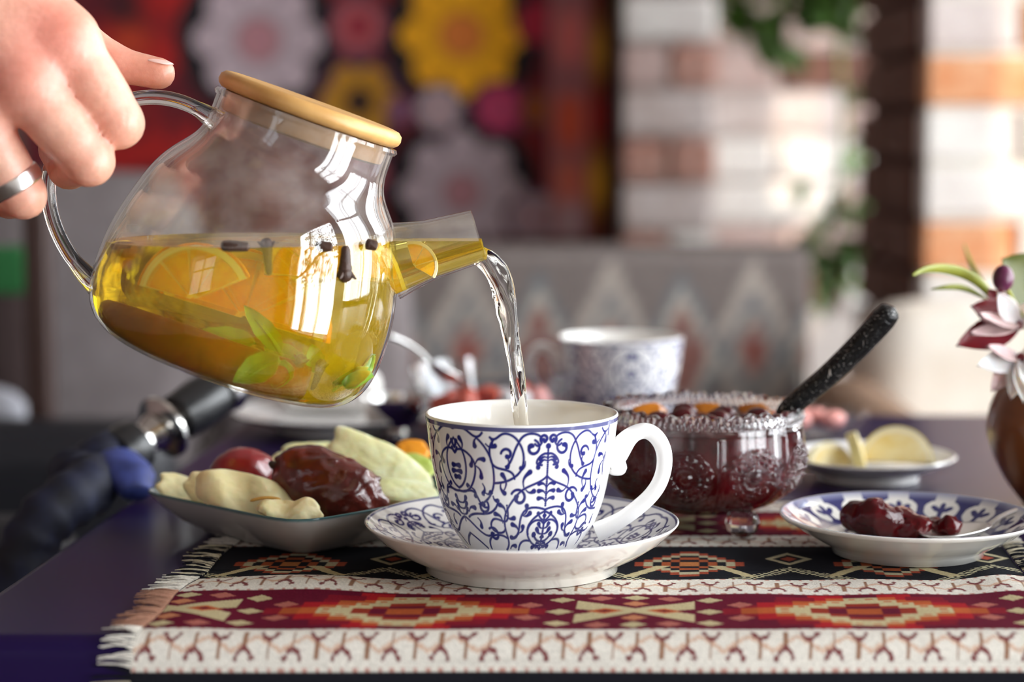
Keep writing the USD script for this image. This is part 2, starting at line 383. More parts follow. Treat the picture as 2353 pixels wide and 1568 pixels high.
# ------------------------------------------------------------------ tea cup and saucer (built about their own axis, mm)
CUPX = (1199 - W / 2) * K
CUP = np.array([CUPX, 0.0, TABLE + .0012 + .0058])
cup_out = PchipInterpolator(np.array([0, 1.5, 4.7, 12.3, 20.9, 31.6, 42.4, 53, 62, 71.4]) / 1e3, np.array([21, 22.3, 26, 32.2, 37.3, 40.9, 43.2, 45.1, 46.3, 47.5]) / 1e3)


def cup_meshes(nang=960, nz=240):
    z = np.linspace(0, .0714, nz); out = [(0, .0012), (.019, .0012), (.020, 0)] + [(float(cup_out(q)), q) for q in z]
    rim = [(.0472, .0722), (.0465, .0724), (.0458, .0720)]
    zi = np.r_[np.linspace(.0705, .006, 40)]; inn = [(max(float(cup_out(q)) - .0024, .001), q) for q in zi] + [(.012, .0042), (0, .004)]
    prof = out + rim + inn; m = revolve(prof, nang); v = m.vertices
    col = np.tile(WHITE, (len(v), 1)); r = np.hypot(v[:, 0], v[:, 1]); outer = np.abs(r - cup_out(np.clip(v[:, 2], 0, .0714))) < .0008
    th = np.degrees(np.arctan2(v[:, 0], -v[:, 1])); vv = (397 - v[:, 2] / .2151e-3) * 2.94 + 85
    w = np.zeros(len(v)); o = np.where(outer)[0]; dth = np.abs((th - 90 + 180) % 360 - 180)
    w[o] = pattern_col(th[o] - 15.5, vv[o], 280, 1230) * (dth[o] > 27)
    edge = outer & (vv < 1230) & ((v[:, 2] > .0692) & (v[:, 2] < .0712) | ((np.abs(dth - 27) < 1.0) & (vv > 268) & (vv < 380)))
    w[edge] = .9
    col = mixc(mixc(col, WARM, np.where(outer, 0, .5)), BLUE, w)
    path = spline([(1398, 1072), (1424, 1050), (1452, 1017), (1488, 1005), (1520, 1030), (1531, 1080), (1514, 1135), (1470, 1182), (1420, 1217), (1372, 1240)], 60)
    hp = np.stack([(path[:, 0] - 1199) * K, np.zeros(60), (1297 - path[:, 1]) * .2151e-3], 1)
    rad = .0030 * np.interp(np.linspace(0, 1, 60), [0, .08, .2, .5, .85, 1], [1.9, 1.5, 1.05, 1, 1.05, 1.35])
    h = tube(hp, rad, 20, 1.3); lip = tube(spline([(.0438, 0, .0505), (.0466, 0, .0445), (.0469, 0, .0410)], 12), [.0045] * 9 + [.004, .0035, .0025], 14, 1.2)
    return m, col, trimesh.util.concatenate([h, lip])


cm, cc, ch = cup_meshes()
cup = Thing("tea_cup", "white porcelain tea cup with blue scrollwork receiving the poured tea", "tea cup", CUP)
cup.part("body", TM(cm.vertices + CUP, cm.faces, False), PORC_C, True, cc)
ch.apply_translation(CUP); cup.part("handle", ch, PORC, 40)

SAU = np.array([CUPX, 0, TABLE + .0012])
so = [(0, .003), (.040, .003), (.0445, .0002), (.0475, .0002), (.0475, .0035), (.052, .0058), (.060, .0098), (.070, .0165), (.0768, .0232), (.0776, .0244)]
si_ = PchipInterpolator([0, .022, .030, .040, .055, .068, .0768], [.0057, .0057, .0062, .0080, .0118, .0182, .0247])
sprof = so + [(r, float(si_(r))) for r in np.linspace(.0768, .0, 180)]
sm = revolve(sprof, 900); sv = sm.vertices; sr = np.hypot(sv[:, 0], sv[:, 1]); sth = np.degrees(np.arctan2(sv[:, 0], -sv[:, 1]))
top = sv[:, 2] > si_(np.minimum(sr, .0768)) - .0004
sw = np.zeros(len(sv)); o = np.where(top & (sr > .024))[0]; sw[o] = pattern_col(sth[o] * 4 / 3 + 40, 270 + (.0752 - sr[o]) / .046 * 850, 262, 1140)
sw[top & (sr > .0757) & (sr < .0768)] = .9
sc = mixc(np.tile(WHITE, (len(sv), 1)), BLUE, sw); sc = np.where((~top)[:, None], WARM, sc)
saucer = Thing("saucer", "white saucer with blue scrollwork under the cup being filled", "saucer", SAU)
saucer.part("dish", TM(sv + SAU, sm.faces, False), PORC_C, True, sc)

# ------------------------------------------------------------------ table
tl = np.array([G(0, 1340)[:2], G(370, 1090)[:2]]); tdir = (tl[1] - tl[0]) / np.linalg.norm(tl[1] - tl[0])
yf, yb = -.135, .56
xl = lambda y: tl[0][0] + tdir[0] / tdir[1] * (y - tl[0][1])
TW = .92


def prism(poly, z0, z1, r=.006):
    c = m3.CrossSection([[(float(a), float(b)) for a, b in poly]]).offset(-r, m3.JoinType.Round, circular_segments=32); s = m3.Manifold.sphere(r, 20)
    h = m3.Manifold.batch_hull([s.translate((float(x), float(y), z)) for p in c.to_polygons() for x, y in p for z in (z0 + r, z1 - r)])
    return back(h)


table = Thing("table", "dark violet lacquered table under the runner and dishes", "table", (.2, .2, 0))
table.part("tabletop", prism([(xl(yf), yf), (xl(yf) + TW, yf), (xl(yb) + TW, yb), (xl(yb), yb)], TABLE - .032, TABLE, .010), TABLEM, 30)
for yy, nm in ((yf + .035, 0), (yb - .035, 1)):
    table.part("apron", rbox(TW - .10, .02, .075, .003, (xl(yy) + TW / 2, yy, TABLE - .0705)), TABLEF, 30)
for yy in (yf + .04, yb - .04):
    for xx in (xl(yy) + .05, xl(yy) + TW - .05):
        table.part("leg", rbox(.05, .05, TABLE - .034, .005, (xx, yy, (TABLE - .034) / 2)), TABLEF, 30)

# ------------------------------------------------------------------ woven runner: lies on the table and falls over its front edge
RW = .401
r0 = np.array([G(330, 1450)[0], G(330, 1450)[1]]); rdir = np.array([.088, .996])
CREAM, MAR, RED, ORA, INK, TAN = (np.array(c) for c in ((.74, .70, .62), (.115, .006, .022), (.36, .012, .018), (.45, .10, .028), (.012, .012, .016), (.50, .42, .24)))
EDGE = [-.118, -.103, .000, .067, .099, .178, .207, .276, .306]          # stripe boundaries along the cloth, 0 = first red stripe


def runner_col(s, t):
    """s across (m from the middle of the picture), t along the cloth"""
    c = np.tile(INK, (len(s), 1)); px = (s / .0009).round() * .0009; py = (t / .0012).round() * .0012

    def white(lo, hi):
        nonlocal c
        h = hi - lo; q = (t - lo) / h; on = (t >= lo) & (t < hi); per = .0106
        c = mixc(c, CREAM, on * 1.0)
        u = (px / per) % 2; near = np.abs(u - 1); a = np.where(u < 1, u - .5, u - 1.5) * per; up = u < 1
        zig = on & (np.abs(q - (.36 + .30 * near)) < .045); c = mixc(c, [.60, .36, .24], zig * .8)
        yq = np.where(up, q, 1 - q)
        stem = (np.abs(a) < .00075) & (yq > .20) & (yq < .62); arm = (np.abs(yq - (.58 + np.abs(a) * 34)) < .055) & (np.abs(a) < .0034)
        knob = np.hypot((np.abs(a) - .0034) / .0011, (yq - .76) / .055) < 1
        c = mixc(c, [.30, .16, .10], on & stem); c = mixc(c, [.20, .06, .06], on & (arm | knob))
        tick = on & ((q < .06) | (q > .94)) & ((px / .0053) % 1 < .34); c = mixc(c, [.52, .27, .22], tick * 1.0)

    def red(lo, hi):
        nonlocal c
        mid, h = (lo + hi) / 2, hi - lo; on = (t >= lo) & (t < hi); c = mixc(c, MAR, on * 1.0)
        x = ((s + .0486 + .104) % .208) - .104; y = t - mid
        cx_, cy_ = np.floor(np.abs(x) / .0080), np.floor(np.abs(y) / .0053); n = cx_ + cy_; odd = (cx_ + 2 * cy_) % 3 == 0
        for k, sel in ((ORA * .8, n == 0), (MAR, n == 1), ([.26, .03, .015], n == 2), (TAN, (n == 3) | (n == 4)), (ORA, (n == 5) & (cx_ > 0)), (RED, (n == 6) & (cx_ > 0)), (ORA * .8, (n == 6) & odd & (cx_ > 0)), ([.22, .01, .02], (n == 7) & (cx_ > 1)), (RED, (n == 7) & odd & (cx_ > 1))):
            c = mixc(c, k, on & sel)
        c = mixc(c, ORA, on & (n == 4) & (np.abs(np.abs(x) % .008 - .004) < .0018) & (np.abs(np.abs(y) % .0053 - .0026) < .0011))
        c = mixc(c, [.2, .008, .02], on & (np.abs(np.abs(x) - .03) < .009) & (np.abs(np.abs(y) - .023) < .004))
        X = ((s + .0486) % .208) - .104
        wing = on & (np.abs(X) < .027) & (np.abs(y) < .004 + np.abs(X) * .62) & (np.abs(y) > np.abs(X) * .62 - .0075 - .15 * np.abs(X)); c = mixc(c, TAN, wing)
        c = mixc(c, ORA, on & (np.abs(np.abs(X) - .0135) / .0085 + np.abs(y) / .005 < 1)); c = mixc(c, [.10, .006, .02], on & (np.abs(np.abs(X) - .0135) / .004 + np.abs(y) / .0022 < 1))
        for dx, dy, k in ((0, .0135, [.5, .2, .1]), (.034, 0, TAN), (.034, .022, TAN), (0, .026, TAN), (.016, .025, [.4, .13, .1]), (.048, .012, [.4, .13, .1])):
            c = mixc(c, k, on & (np.abs(np.abs(X) - dx) / .0062 + np.abs(np.abs(y) - dy) / .0052 < 1))

    def black(lo, hi):
        nonlocal c
        mid = (lo + hi) / 2; on = (t >= lo) & (t < hi); x = ((s + .02 + .05) % .10) - .05; y = t - mid
        n = np.floor(np.abs(x) / .0046) + np.floor(np.abs(y + .004) / .0050)
        for a, b, k in ((0, 1, [.4, .15, .05]), (1, 2, INK), (2, 3, [.33, .08, .03]), (4, 5, [.42, .38, .25]), (5, 6, [.30, .06, .03])):
            c = mixc(c, k, on & (n >= a) & (n < b))
        ch = on & (np.abs((y + .034) - (.018 - np.abs(x + .05 * np.sign(-x)) * .9)) < .005) & (((px / .0018).astype(int) + (py / .0024).astype(int)) % 2 == 0); c = mixc(c, [.5, .46, .3], ch)
        x2 = ((s + .02) % .10) - .05; n2 = np.abs(x2) / .008 + np.abs(y - .008) / .010
        c = mixc(c, [.45, .40, .26], on & (n2 > 1.0) & (n2 < 1.5)); c = mixc(c, [.33, .07, .04], on & (n2 < .55))
        fk = on & (np.abs((np.abs(x2) - .022) - (y + .03) * .7) < .0035) & (y > -.034) & (y < -.008); c = mixc(c, TAN, fk)

    black(EDGE[0] - .03, EDGE[2] - .0245); white(EDGE[2] - .0245, EDGE[2]); red(EDGE[2], EDGE[3]); white(EDGE[3], EDGE[4]); black(EDGE[4], EDGE[5]); white(EDGE[5], EDGE[6]); red(EDGE[6], EDGE[7]); white(EDGE[7], EDGE[8])
    return c


tt = np.arange(-.125, .3061, .0009); ss = np.arange(0, RW + 1e-6, .00075)
T_, S_ = np.meshgrid(tt, ss, indexing="ij"); tf, sf = T_.ravel(), S_.ravel()
ye = yf + .010                                                     # where the table's rounding starts
t_edge = (ye - r0[1]) / rdir[1]


def runner_pt(s, t, lift=.0007):
    wave = (.0042 * np.exp(-((s - .060) / .045) ** 2 - ((t - .083) / .020) ** 2) + .0016 * np.exp(-((s - .016) / .02) ** 2 - ((t - .05) / .05) ** 2)
            + .0022 * np.exp(-((s - RW + .012) / .016) ** 2 - ((t - .09) / .05) ** 2)) + .00035 * np.sin(s * 90 + t * 40) * (t > .0) * (t < .12)
    wave = wave * np.clip((np.hypot(s - (CUPX - r0[0]) + t * .088, t - .109) - .052) / .035, 0, 1) ** 2 * (3 - 2 * np.clip((np.hypot(s - (CUPX - r0[0]) + t * .088, t - .109) - .052) / .035, 0, 1))
    x0 = r0[0] + s; R = .0108; over = t_edge - t; a = np.clip(over / R, 0, math.pi / 2); down = np.maximum(over - R * math.pi / 2, 0)
    y = np.where(over > 0, ye - R * np.sin(a) - .0006 * np.sin(s * 30) * (down > 0), r0[1] + t * rdir[1])
    z = np.where(over > 0, TABLE - .010 + R * np.cos(a) - down, TABLE + lift + wave)
    x = x0 + np.maximum(t, -.03) * rdir[0] + .0012 * np.sin(t * 70) * (s < .02)
    return np.stack([x, y, z], -1)


rv = runner_pt(sf, tf); rcol = runner_col(rv[:, 0] - np.maximum(tf, -.03) * rdir[0] + .066 * .088 * .5, tf)
n0, n1 = len(tt), len(ss)
thk = rv.copy(); thk[:, 2] -= .0006
rm = TM(rv, grid_faces(n0, n1)[:, ::-1], False)
weave = 1 + .10 * np.sin(sf / .0009 * math.pi) * np.sin(tf / .0009 * math.pi)
runner = Thing("table_runner", "woven kilim-pattern runner in maroon, cream and black with fringed ends", "table runner", (0, 0, TABLE))
runner.part("cloth", rm, CLOTH_C, True, rcol * weave[:, None])
fv, ff, fc = [], [], []
for side in (0, 1):
    for t in np.arange(-.10, .30, .0013):
        s0 = 0 if side == 0 else RW; L = (.010 + .008 * rng.random()) * (1 if side == 0 else .7); sg = -1 if side == 0 else 1
        p = runner_pt(np.full(5, s0 + 0.0), np.full(5, t) + np.linspace(0, 1, 5) * rng.normal(0, .0022)); q = np.linspace(0, 1, 5)
        p[:, 0] += sg * q * L; p[:, 2] += .0006 + q * (1 - q) * .004 * rng.random() + q * .0015 * rng.random(); p[:, 1] += q ** 2 * rng.normal(0, .0012)
        tb = tube(p, np.linspace(.00055, .00028, 5), 5)
        b = runner_col(np.array([p[0, 0] - max(t, -.03) * .088]), np.array([t]))[0]
        k = CREAM if any(a <= t < b2 for a, b2 in ((-.0245, 0), (.067, .099), (.178, .207), (.276, .306))) else np.array([.42, .22, .15]) if 0 <= t < .067 or .207 <= t < .276 else (np.array([.5, .44, .32]) if rng.random() < .5 else INK)
        fv.append(tb); fc.append(np.tile(k * (.8 + .3 * rng.random()), (len(tb.vertices), 1)))
runner.part("fringe", trimesh.util.concatenate(fv), CLOTH_C, True, np.vstack(fc), kind="stuff")

# ------------------------------------------------------------------ glass teapot, tilted 20 degrees (local px units about its axis)
TILT = math.radians(20); POT_D = 1.0
ku = POT_D * K
O_ = P(511, 828, POT_D)
E_r = np.array([math.cos(TILT), 0, -math.sin(TILT)]); E_u = np.array([math.sin(TILT), 0, math.cos(TILT)]); E_y = np.array([0, 1.0, 0])
POT = np.eye(4); POT[:3, 0], POT[:3, 1], POT[:3, 2], POT[:3, 3] = E_r * ku, E_y * ku, E_u * ku, O_


def pot(mesh):
    m = mesh.copy(); m.apply_transform(POT); return m


def loc(px, py, dy=0.0):  # picture point at depth POT_D + dy (m) -> local px
    d = POT_D + dy; w = P(px, py, d) - O_; return np.array([w @ E_r, w @ E_y, w @ E_u]) / ku


# outer wall along arc length
ow = spline([(262, -14), (300, 2), (330, 38), (345, 98), (346, 165), (337, 240), (318, 315), (299, 372), (270, 425), (240, 462), (220, 495), (213, 530), (212, 580)], 70)
ow = np.vstack([[(0, -10), (120, -12), (200, -15)], ow])


def offs(prof, w):
    T = np.gradient(prof, axis=0); T /= np.linalg.norm(T, axis=1, keepdims=True); n = np.stack([T[:, 1], -T[:, 0]], 1); q = prof - n * w; q[0] = (0, prof[0, 1] + w); q[:, 0] = np.maximum(q[:, 0], 0); return q


iw = offs(ow, 9.0)
outer_solid = tri(revolve(np.vstack([ow, [(212, 592), (0, 592)]]), 144)); inner_solid = tri(revolve(np.vstack([iw, [(203, 640), (0, 640)]]), 144))
# spout
sa0, sa1 = loc(905, 597), loc(1099, 543)
sd = (sa1 - sa0) / np.linalg.norm(sa1 - sa0)
spath = np.array([sa0 - sd * 10, sa0 + (sa1 - sa0) * .2, sa0 + (sa1 - sa0) * .45, sa0 + (sa1 - sa0) * .75, sa1])
sp_o = tri(tube(spline(spath, 24), np.interp(np.linspace(0, 1, 24), [0, .2, .45, 1], [92, 80, 69, 62]), 64))
sp_i = tri(tube(spline(np.vstack([spath[0] - sd * 60, spath, sa1 + sd * 30]), 30), np.interp(np.linspace(0, 1, 30), [0, .35, .55, 1], [84, 71, 62, 55]), 64))
bead = tri(torus([(206, 590), (203, 584), (208, 578), (216, 578), (220, 585), (216, 592)], 144))
body = (outer_solid - inner_solid - sp_i) + bead
spout = sp_o - sp_i - outer_solid.scale((.9985, .9985, .9985))
HOLD = P(330, 215, 1.0)
teapot = Thing("glass_teapot", "tilted clear glass teapot with bamboo lid pouring yellow fruit tea", "teapot", O_)
teapot.part("body", pot(back(body)), POTGLASS, 35)
teapot.part("spout", pot(back(spout)), POTGLASS, 35)
hpx = spline([(500, 282), (482, 268), (432, 240), (375, 225), (318, 226), (250, 247), (180, 290), (130, 350), (112, 415), (116, 480), (138, 545), (170, 598), (205, 638), (224, 655)], 90)
hw = np.array([P(a, b, POT_D) for a, b in hpx]); hr = np.interp(np.linspace(0, 1, 90), [0, .03, .08, .9, .97, 1], [.0062, .0050, .0036, .0037, .0052, .0062])
handle_path = hw
teapot.part("handle", tube(hw, hr, 24), GLASS, 50)
lidp = [(0, 594), (196, 594), (208, 596), (216, 603), (219, 612), (217, 624), (208, 632), (196, 634), (0, 634)]
lid_path = teapot.part("lid", pot(revolve(lidp, 120)), WOOD, 40)
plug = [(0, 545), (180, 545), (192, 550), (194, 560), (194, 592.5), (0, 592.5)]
teapot.part("stopper", pot(revolve(plug, 96)), M("shaded_bamboo", (.30, .155, .05), .5, var=(.22, .11, .03), scale=40), 40, parent=lid_path)  # stopper bamboo darkened to carry the shade inside the neck

# ------------------------------------------------------------------ tea in the pot
LEVEL_Z = P(600, 551, POT_D)[2]
tin = tri(revolve(np.vstack([offs(ow, 7.6), [(204.4, 640), (0, 640)]]), 144)) + (tri(tube(spline(np.vstack([spath[0] - sd * 60, spath, sa1 + sd * 4]), 30), np.interp(np.linspace(0, 1, 30), [0, .35, .55, 1], [85, 72, 63.3, 56.5]), 64)) ^ tri(revolve([(0, 100), (700, 100), (700, 700), (0, 700)], 16)))
teab = tri(pot(back(tin))) ^ tri(box(1, 1, 1, (0, 0, LEVEL_Z - .5)))
TEA_MESH = back(teab)
single("brewed_tea", TEA_MESH, TEA, "golden fruit tea half filling the tilted teapot", "tea", 40)


def inpot(mesh):
    """keeps a piece of fruit inside the tea"""
    try:
        q = tri(mesh) ^ tri(pot(back(tri(revolve(np.vstack([offs(ow, 12), [(195, 640), (0, 640)]]), 96)))))
        b = back(q); return b if len(b.faces) > 20 else mesh
    except Exception: return mesh


ORANGE_F = M("orange_flesh", (1.0, .40, .004), .35, var=(1.0, .52, .01), scale=180, bump=.3, bscale=300, subsurface_weight=.3, subsurface_scale=.004)
MEMB = M("orange_membrane", (.95, .70, .25), .4); PITH = M("orange_pith", (.92, .80, .45), .5); ZEST = M("orange_peel", (.93, .36, .01), .4, bump=.4, bscale=700)


def orange_slice(label, c, ux, uy, R=.030, a0=0, a1=math.pi, th=.005, group=None):
    ux, uy = np.asarray(ux, float), np.asarray(uy, float); ux /= np.linalg.norm(ux); uy -= ux * (uy @ ux); uy /= np.linalg.norm(uy); uz = np.cross(ux, uy)
    t = Thing("orange_slice", label, "orange slice", c, group)
    n = max(3, round((a1 - a0) / (math.pi / 4.5)))

    def sector(r0, r1, b0, b1, h):
        a = np.linspace(b0, b1, 14); q = [(r1 * math.cos(x), r1 * math.sin(x)) for x in a] + [(r0 * math.cos(x), r0 * math.sin(x)) for x in a[::-1]]
        cs = m3.CrossSection([q]).offset(-.0006, m3.JoinType.Round, circular_segments=12).offset(.0005, m3.JoinType.Round, circular_segments=12)
        e = back(m3.Manifold.extrude(cs, h)); v = e.vertices - [0, 0, h / 2]
        return trimesh.Trimesh(np.asarray(c) + v[:, :1] * ux + v[:, 1:2] * uy + v[:, 2:] * uz, e.faces, process=False)
    t.part("peel", sector(R * .95, R, a0, a1, th), ZEST, 40); t.part("pith", sector(R * .84, R * .955, a0, a1, th * .97), PITH, 40)
    mp = t.part("membrane", sector(R * .04, R * .85, a0, a1, th * .8), MEMB, 40)
    for k in range(n):
        b0, b1 = a0 + (a1 - a0) * k / n, a0 + (a1 - a0) * (k + 1) / n
        t.part("segment", sector(R * .10, R * .83, b0 + .03, b1 - .03, th), ORANGE_F, 40, parent=mp)
    return t


orange_slice("largest orange slice, white pith uppermost, just inside the left front of the pot", P(452, 690, .950), (1, 0, .05), (0, .10, 1), .0268, .35, math.pi - .30, .006)
orange_slice("orange slice floating at the pot's middle behind the whole clove", P(690, 640, 1.035), (1, .2, 0), (0, .2, 1), .022, 0, math.pi)
orange_slice("orange slice lodged under the pot's shoulder beside the spout", P(835, 640, 1.005), (1, .5, -.1), (0, .3, 1), .020, 0, math.pi)
orange_slice("small orange wedge stuck in the teapot's spout", P(950, 612, .990), (.9, 0, .35), (-.3, .1, .9), .0125, -.9, 1.5, .004)
orange_slice("orange slice sunk at the back of the pot", P(560, 720, 1.035), (1, 0, -.3), (.3, .1, 1), .028, 0, math.pi)
ROLLM = M("red_brown", (.24, .022, .001), .4, var=(.13, .010, .001), scale=60, bump=.5, bscale=160)  # red-brown roll along the bottom of the pot
roll = [P(262, 742, .985), P(400, 795, .960), P(560, 850, .955), P(690, 880, .962)]
roll_tube = tube(spline(roll, 40), np.interp(np.linspace(0, 1, 40), [0, .06, .5, .95, 1], [.006, .0105, .0115, .0100, .0090]), 28, 1.2)
single("red_brown_roll", inpot(roll_tube), ROLLM, "thick red-brown roll lying on the pot's bottom", "cinnamon bark", 40)
LEAF = M("mint_leaf", (.06, .20, .008), .45, var=(.14, .32, .015), scale=120, subsurface_weight=.3, subsurface_scale=.002)


def leaf(c, d, n, L, Wd, curl=.25, k=14, th=.0005):
    d = np.asarray(d, float) / np.linalg.norm(d); n = np.asarray(n, float); n -= d * (n @ d); n /= np.linalg.norm(n); w = np.cross(n, d)
    u = np.linspace(0, 1, k); x = np.linspace(-1, 1, 9); U, X = np.meshgrid(u, x, indexing="ij")
    wid = Wd / 2 * np.sin(math.pi * U ** .8) ** .8 * (1 + .04 * np.sin(U * 60)); hgt = curl * Wd * (X ** 2) + curl * L * (U - .3) ** 2
    top = np.asarray(c) + (U * L)[..., None] * d + (wid * X)[..., None] * w + hgt[..., None] * n; bot = top - n * th
    v = np.vstack([top.reshape(-1, 3), bot[:, ::-1].reshape(-1, 3)]); g = np.concatenate([top, bot[:, ::-1]], 1); kk = g.shape[1]
    m = TM(g.reshape(-1, 3), grid_faces(k, kk, wrap_v=True)); m.fix_normals(); return m


for nm, spec in (("mint sprig standing upright in the middle of the tea", [(P(640, 800, .958), (-.7, 0, .9), (0, -1, .2), .026, .009, .1), (P(585, 782, .958), (-1, .1, .12), (.1, -1, .5), .026, .011, .2), (P(600, 790, .962), (.9, .1, -.35), (0, -1, .4), .020, .010, .15)]),
                 ("mint sprig lying on the red-brown roll at the pot's bottom", [(P(640, 815, .945), (-.9, -.05, -.55), (.1, -1, .2), .024, .014, .2), (P(650, 820, .950), (-.3, 0, -1), (.2, -1, .1), .014, .012, .2)]),
                 ("mint sprig in the lower right corner of the pot", [(P(760, 885, .965), (1, 0, .25), (0, -.5, 1), .020, .013, .2), (P(790, 890, .955), (.4, -.1, .12), (0, -.6, 1), .016, .013, .2), (P(720, 850, .96), (-.2, 0, .9), (.2, -1, .1), .014, .009, .2), (P(830, 870, .975), (.3, .2, .9), (1, -.3, .1), .013, .010, .2)])):
    t = Thing("mint_sprig", nm, "mint", spec[0][0])
    t.part("stem", tube(spline([spec[0][0] + (0, 0, -.002), spec[0][0] + np.array(spec[0][1]) * .008, spec[0][0] + np.array(spec[0][1]) * .016], 12), np.linspace(.0012, .0008, 12), 8), LEAF, 40)
    for s in spec: t.part("leaf", leaf(*s), LEAF, 40)
CLOVE = M("clove", (.035, .014, .008), .5, var=(.06, .022, .01), scale=200, bump=.4, bscale=500)


def clove(label, c, d, L=.014, r=.0019, group=None):
    d = np.asarray(d, float) / np.linalg.norm(d); c = np.asarray(c); t = Thing("clove", label, "clove", c, group)
    q = np.linspace(0, 1, 14); t.part("stem", tube(c + np.outer(q * L, d), r * np.interp(q, [0, .1, .75, 1], [.45, .8, 1.1, 1.4]), 10), CLOVE, 40)
    e = c + d * L; b = trimesh.creation.icosphere(2, r * 1.5); b.apply_translation(e + d * r * .9); t.part("bud", b, CLOVE, True)
    for k in range(4):
        a = k * math.pi / 2; w = np.cross(d, [.3, .9, .2]); w /= np.linalg.norm(w); w = math.cos(a) * w + math.sin(a) * np.cross(d, w)
        t.part("sepal", tube(np.array([e, e + d * r * .8 + w * r * 1.2, e + d * r * 1.6 + w * r * 2.2]), [r * .7, r * .5, r * .15], 6), CLOVE, 40)


clove("whole clove hanging head up under the tea's surface, right of the seed pod", P(617, 633, .94), (-.05, 0, 1), .0125, .0020)
clove("whole clove hanging head down near the right of the pot", P(795, 565, .951), (-.05, 0, -1), .011, .0026)
clove("clove standing at the bottom of the pot between mint and the red-brown roll", P(712, 886, .960), (.3, 0, 1), .010, .0019)
clove("clove leaning on the red-brown roll", P(665, 874, .955), (.35, 0, 1), .010, .0019)
for lab, a, b, r, dd in (("black seed pod floating left of the big orange slice", (262, 566), (332, 572), .0026, .972), ("black seed pod floating at the front of the tea's surface", (508, 565), (574, 568), .0027, .934), ("black seed pod floating under the bright reflection near the spout", (725, 565), (765, 568), .0026, .945), ("black seed pod floating deepest to the right near the spout", (840, 560), (868, 566), .0026, .96)):
    q = np.linspace(0, 1, 16); pa, pb = P(*a, dd), P(*b, dd)
    single("seed_pod", tube(pa + np.outer(q, pb - pa), r * np.interp(q, [0, .08, .3, .8, .95, 1], [.5, .95, 1.05, .9, .8, .3]), 12), CLOVE, lab, "spice", 40)

# ------------------------------------------------------------------ stream of tea
sx = np.array([(1100, 588), (1122, 604), (1146, 640), (1161, 690), (1171, 740), (1177, 790), (1184, 840), (1191, 900), (1197, 950), (1202, 1000), (1206, 1060), (1208, 1130)], float)
swid = np.array([44, 54, 52, 46, 36, 34, 36, 35, 33, 27, 24, 30], float) / 2 * K
path = spline([P(x, y, 1.0 + .004 * math.sin(y / 90)) for x, y in sx], 130); q = np.linspace(0, 1, 130)
wid = np.interp(q, np.linspace(0, 1, 12), swid); k = 40; a = np.arange(k) / k * 2 * math.pi
Tn = np.gradient(path, axis=0); Tn /= np.linalg.norm(Tn, axis=1, keepdims=True); Bn = np.tile([0, 1.0, 0], (130, 1)); Nn = np.cross(Tn, Bn); Nn /= np.linalg.norm(Nn, axis=1, keepdims=True)
tw = .5 * np.sin(q * 9)[:, None] + a[None]; rr = 1 + .13 * np.sin(3 * a[None] + 16 * q[:, None]) + .10 * (meshkit.noise(np.stack([np.cos(a)[None] * 1.4 + 0 * q[:, None], np.sin(a)[None] * 1.4 + 0 * q[:, None], 26 * q[:, None] + 0 * a[None]], -1), 3) - .5)
ca, sa = np.cos(a)[None] * rr, np.sin(a)[None] * rr * np.interp(q, [0, .2, .6, 1], [.55, .5, .6, .9])[:, None]
sv_ = path[:, None] + wid[:, None, None] * (ca[..., None] * Nn[:, None] + sa[..., None] * Bn[:, None])
sv_ = np.vstack([sv_.reshape(-1, 3), path[:1], path[-1:]]); f = grid_faces(130, k, wrap_v=True); f = np.vstack([f[:, [0, 1, 2]], f[:, [0, 2, 3]]]); j = np.arange(k)
f = np.vstack([f, np.stack([np.full(k, 130 * k), (j + 1) % k, j], 1), np.stack([np.full(k, 130 * k + 1), 129 * k + j, 129 * k + (j + 1) % k], 1)])
st = TM(sv_, f); st.fix_normals()
single("tea_stream", st, WATER, "clear stream of tea falling from the spout into the cup", "stream", True)
lv = P(1199, 1130, 1.0)[2]; rr_ = float(cup_out(lv - CUP[2])) - .0030
single("poured_tea", revolve([(0, lv - .012), (float(cup_out(lv - .012 - CUP[2])) - .003, lv - .012), (rr_, lv), (0, lv + .0002)], 64, (CUP[0], CUP[1], 0)), M("poured_tea", (.75, .52, .08), .05), "shallow pool of tea inside the cup being filled", "tea", 40)

# ------------------------------------------------------------------ the pouring hand (and the forearm that carries it)
def hp_(x, y, d): return P(x, y, d)


wrist = hp_(-240, -230, .950); elbow = hp_(-1250, -900, .90)
fing = {
    "index": [(148, 92, .948), (272, 283, .952), (232, 300, .985), (212, 262, 1.016)],
    "middle": [(62, 196, .940), (203, 368, .945), (160, 385, .985), (128, 345, 1.016)],
    "ring": [(-62, 272, .940), (52, 448, .950), (22, 455, .985), (35, 400, 1.010)],
    "little": [(-170, 350, .945), (-75, 490, .955), (-100, 490, .985), (-75, 450, 1.008)]}
frad = {"index": (.0150, .0118, .0100, .0085), "middle": (.0152, .0117, .0100, .0086), "ring": (.0145, .0109, .0095, .0082), "little": (.013, .0095, .0085, .0075)}
thumb = [(40, 20, .985), (150, 70, 1.000), (262, 146, 1.000), (366, 170, .998)]; trad = (.017, .0125, .0088, .0076)
FJ = {k: [hp_(*q) for q in v] for k, v in fing.items()}; TJ = [hp_(*q) for q in thumb]


wdir = (FJ["middle"][0] - elbow) / np.linalg.norm(FJ["middle"][0] - elbow); wcut = wrist - wdir * .03


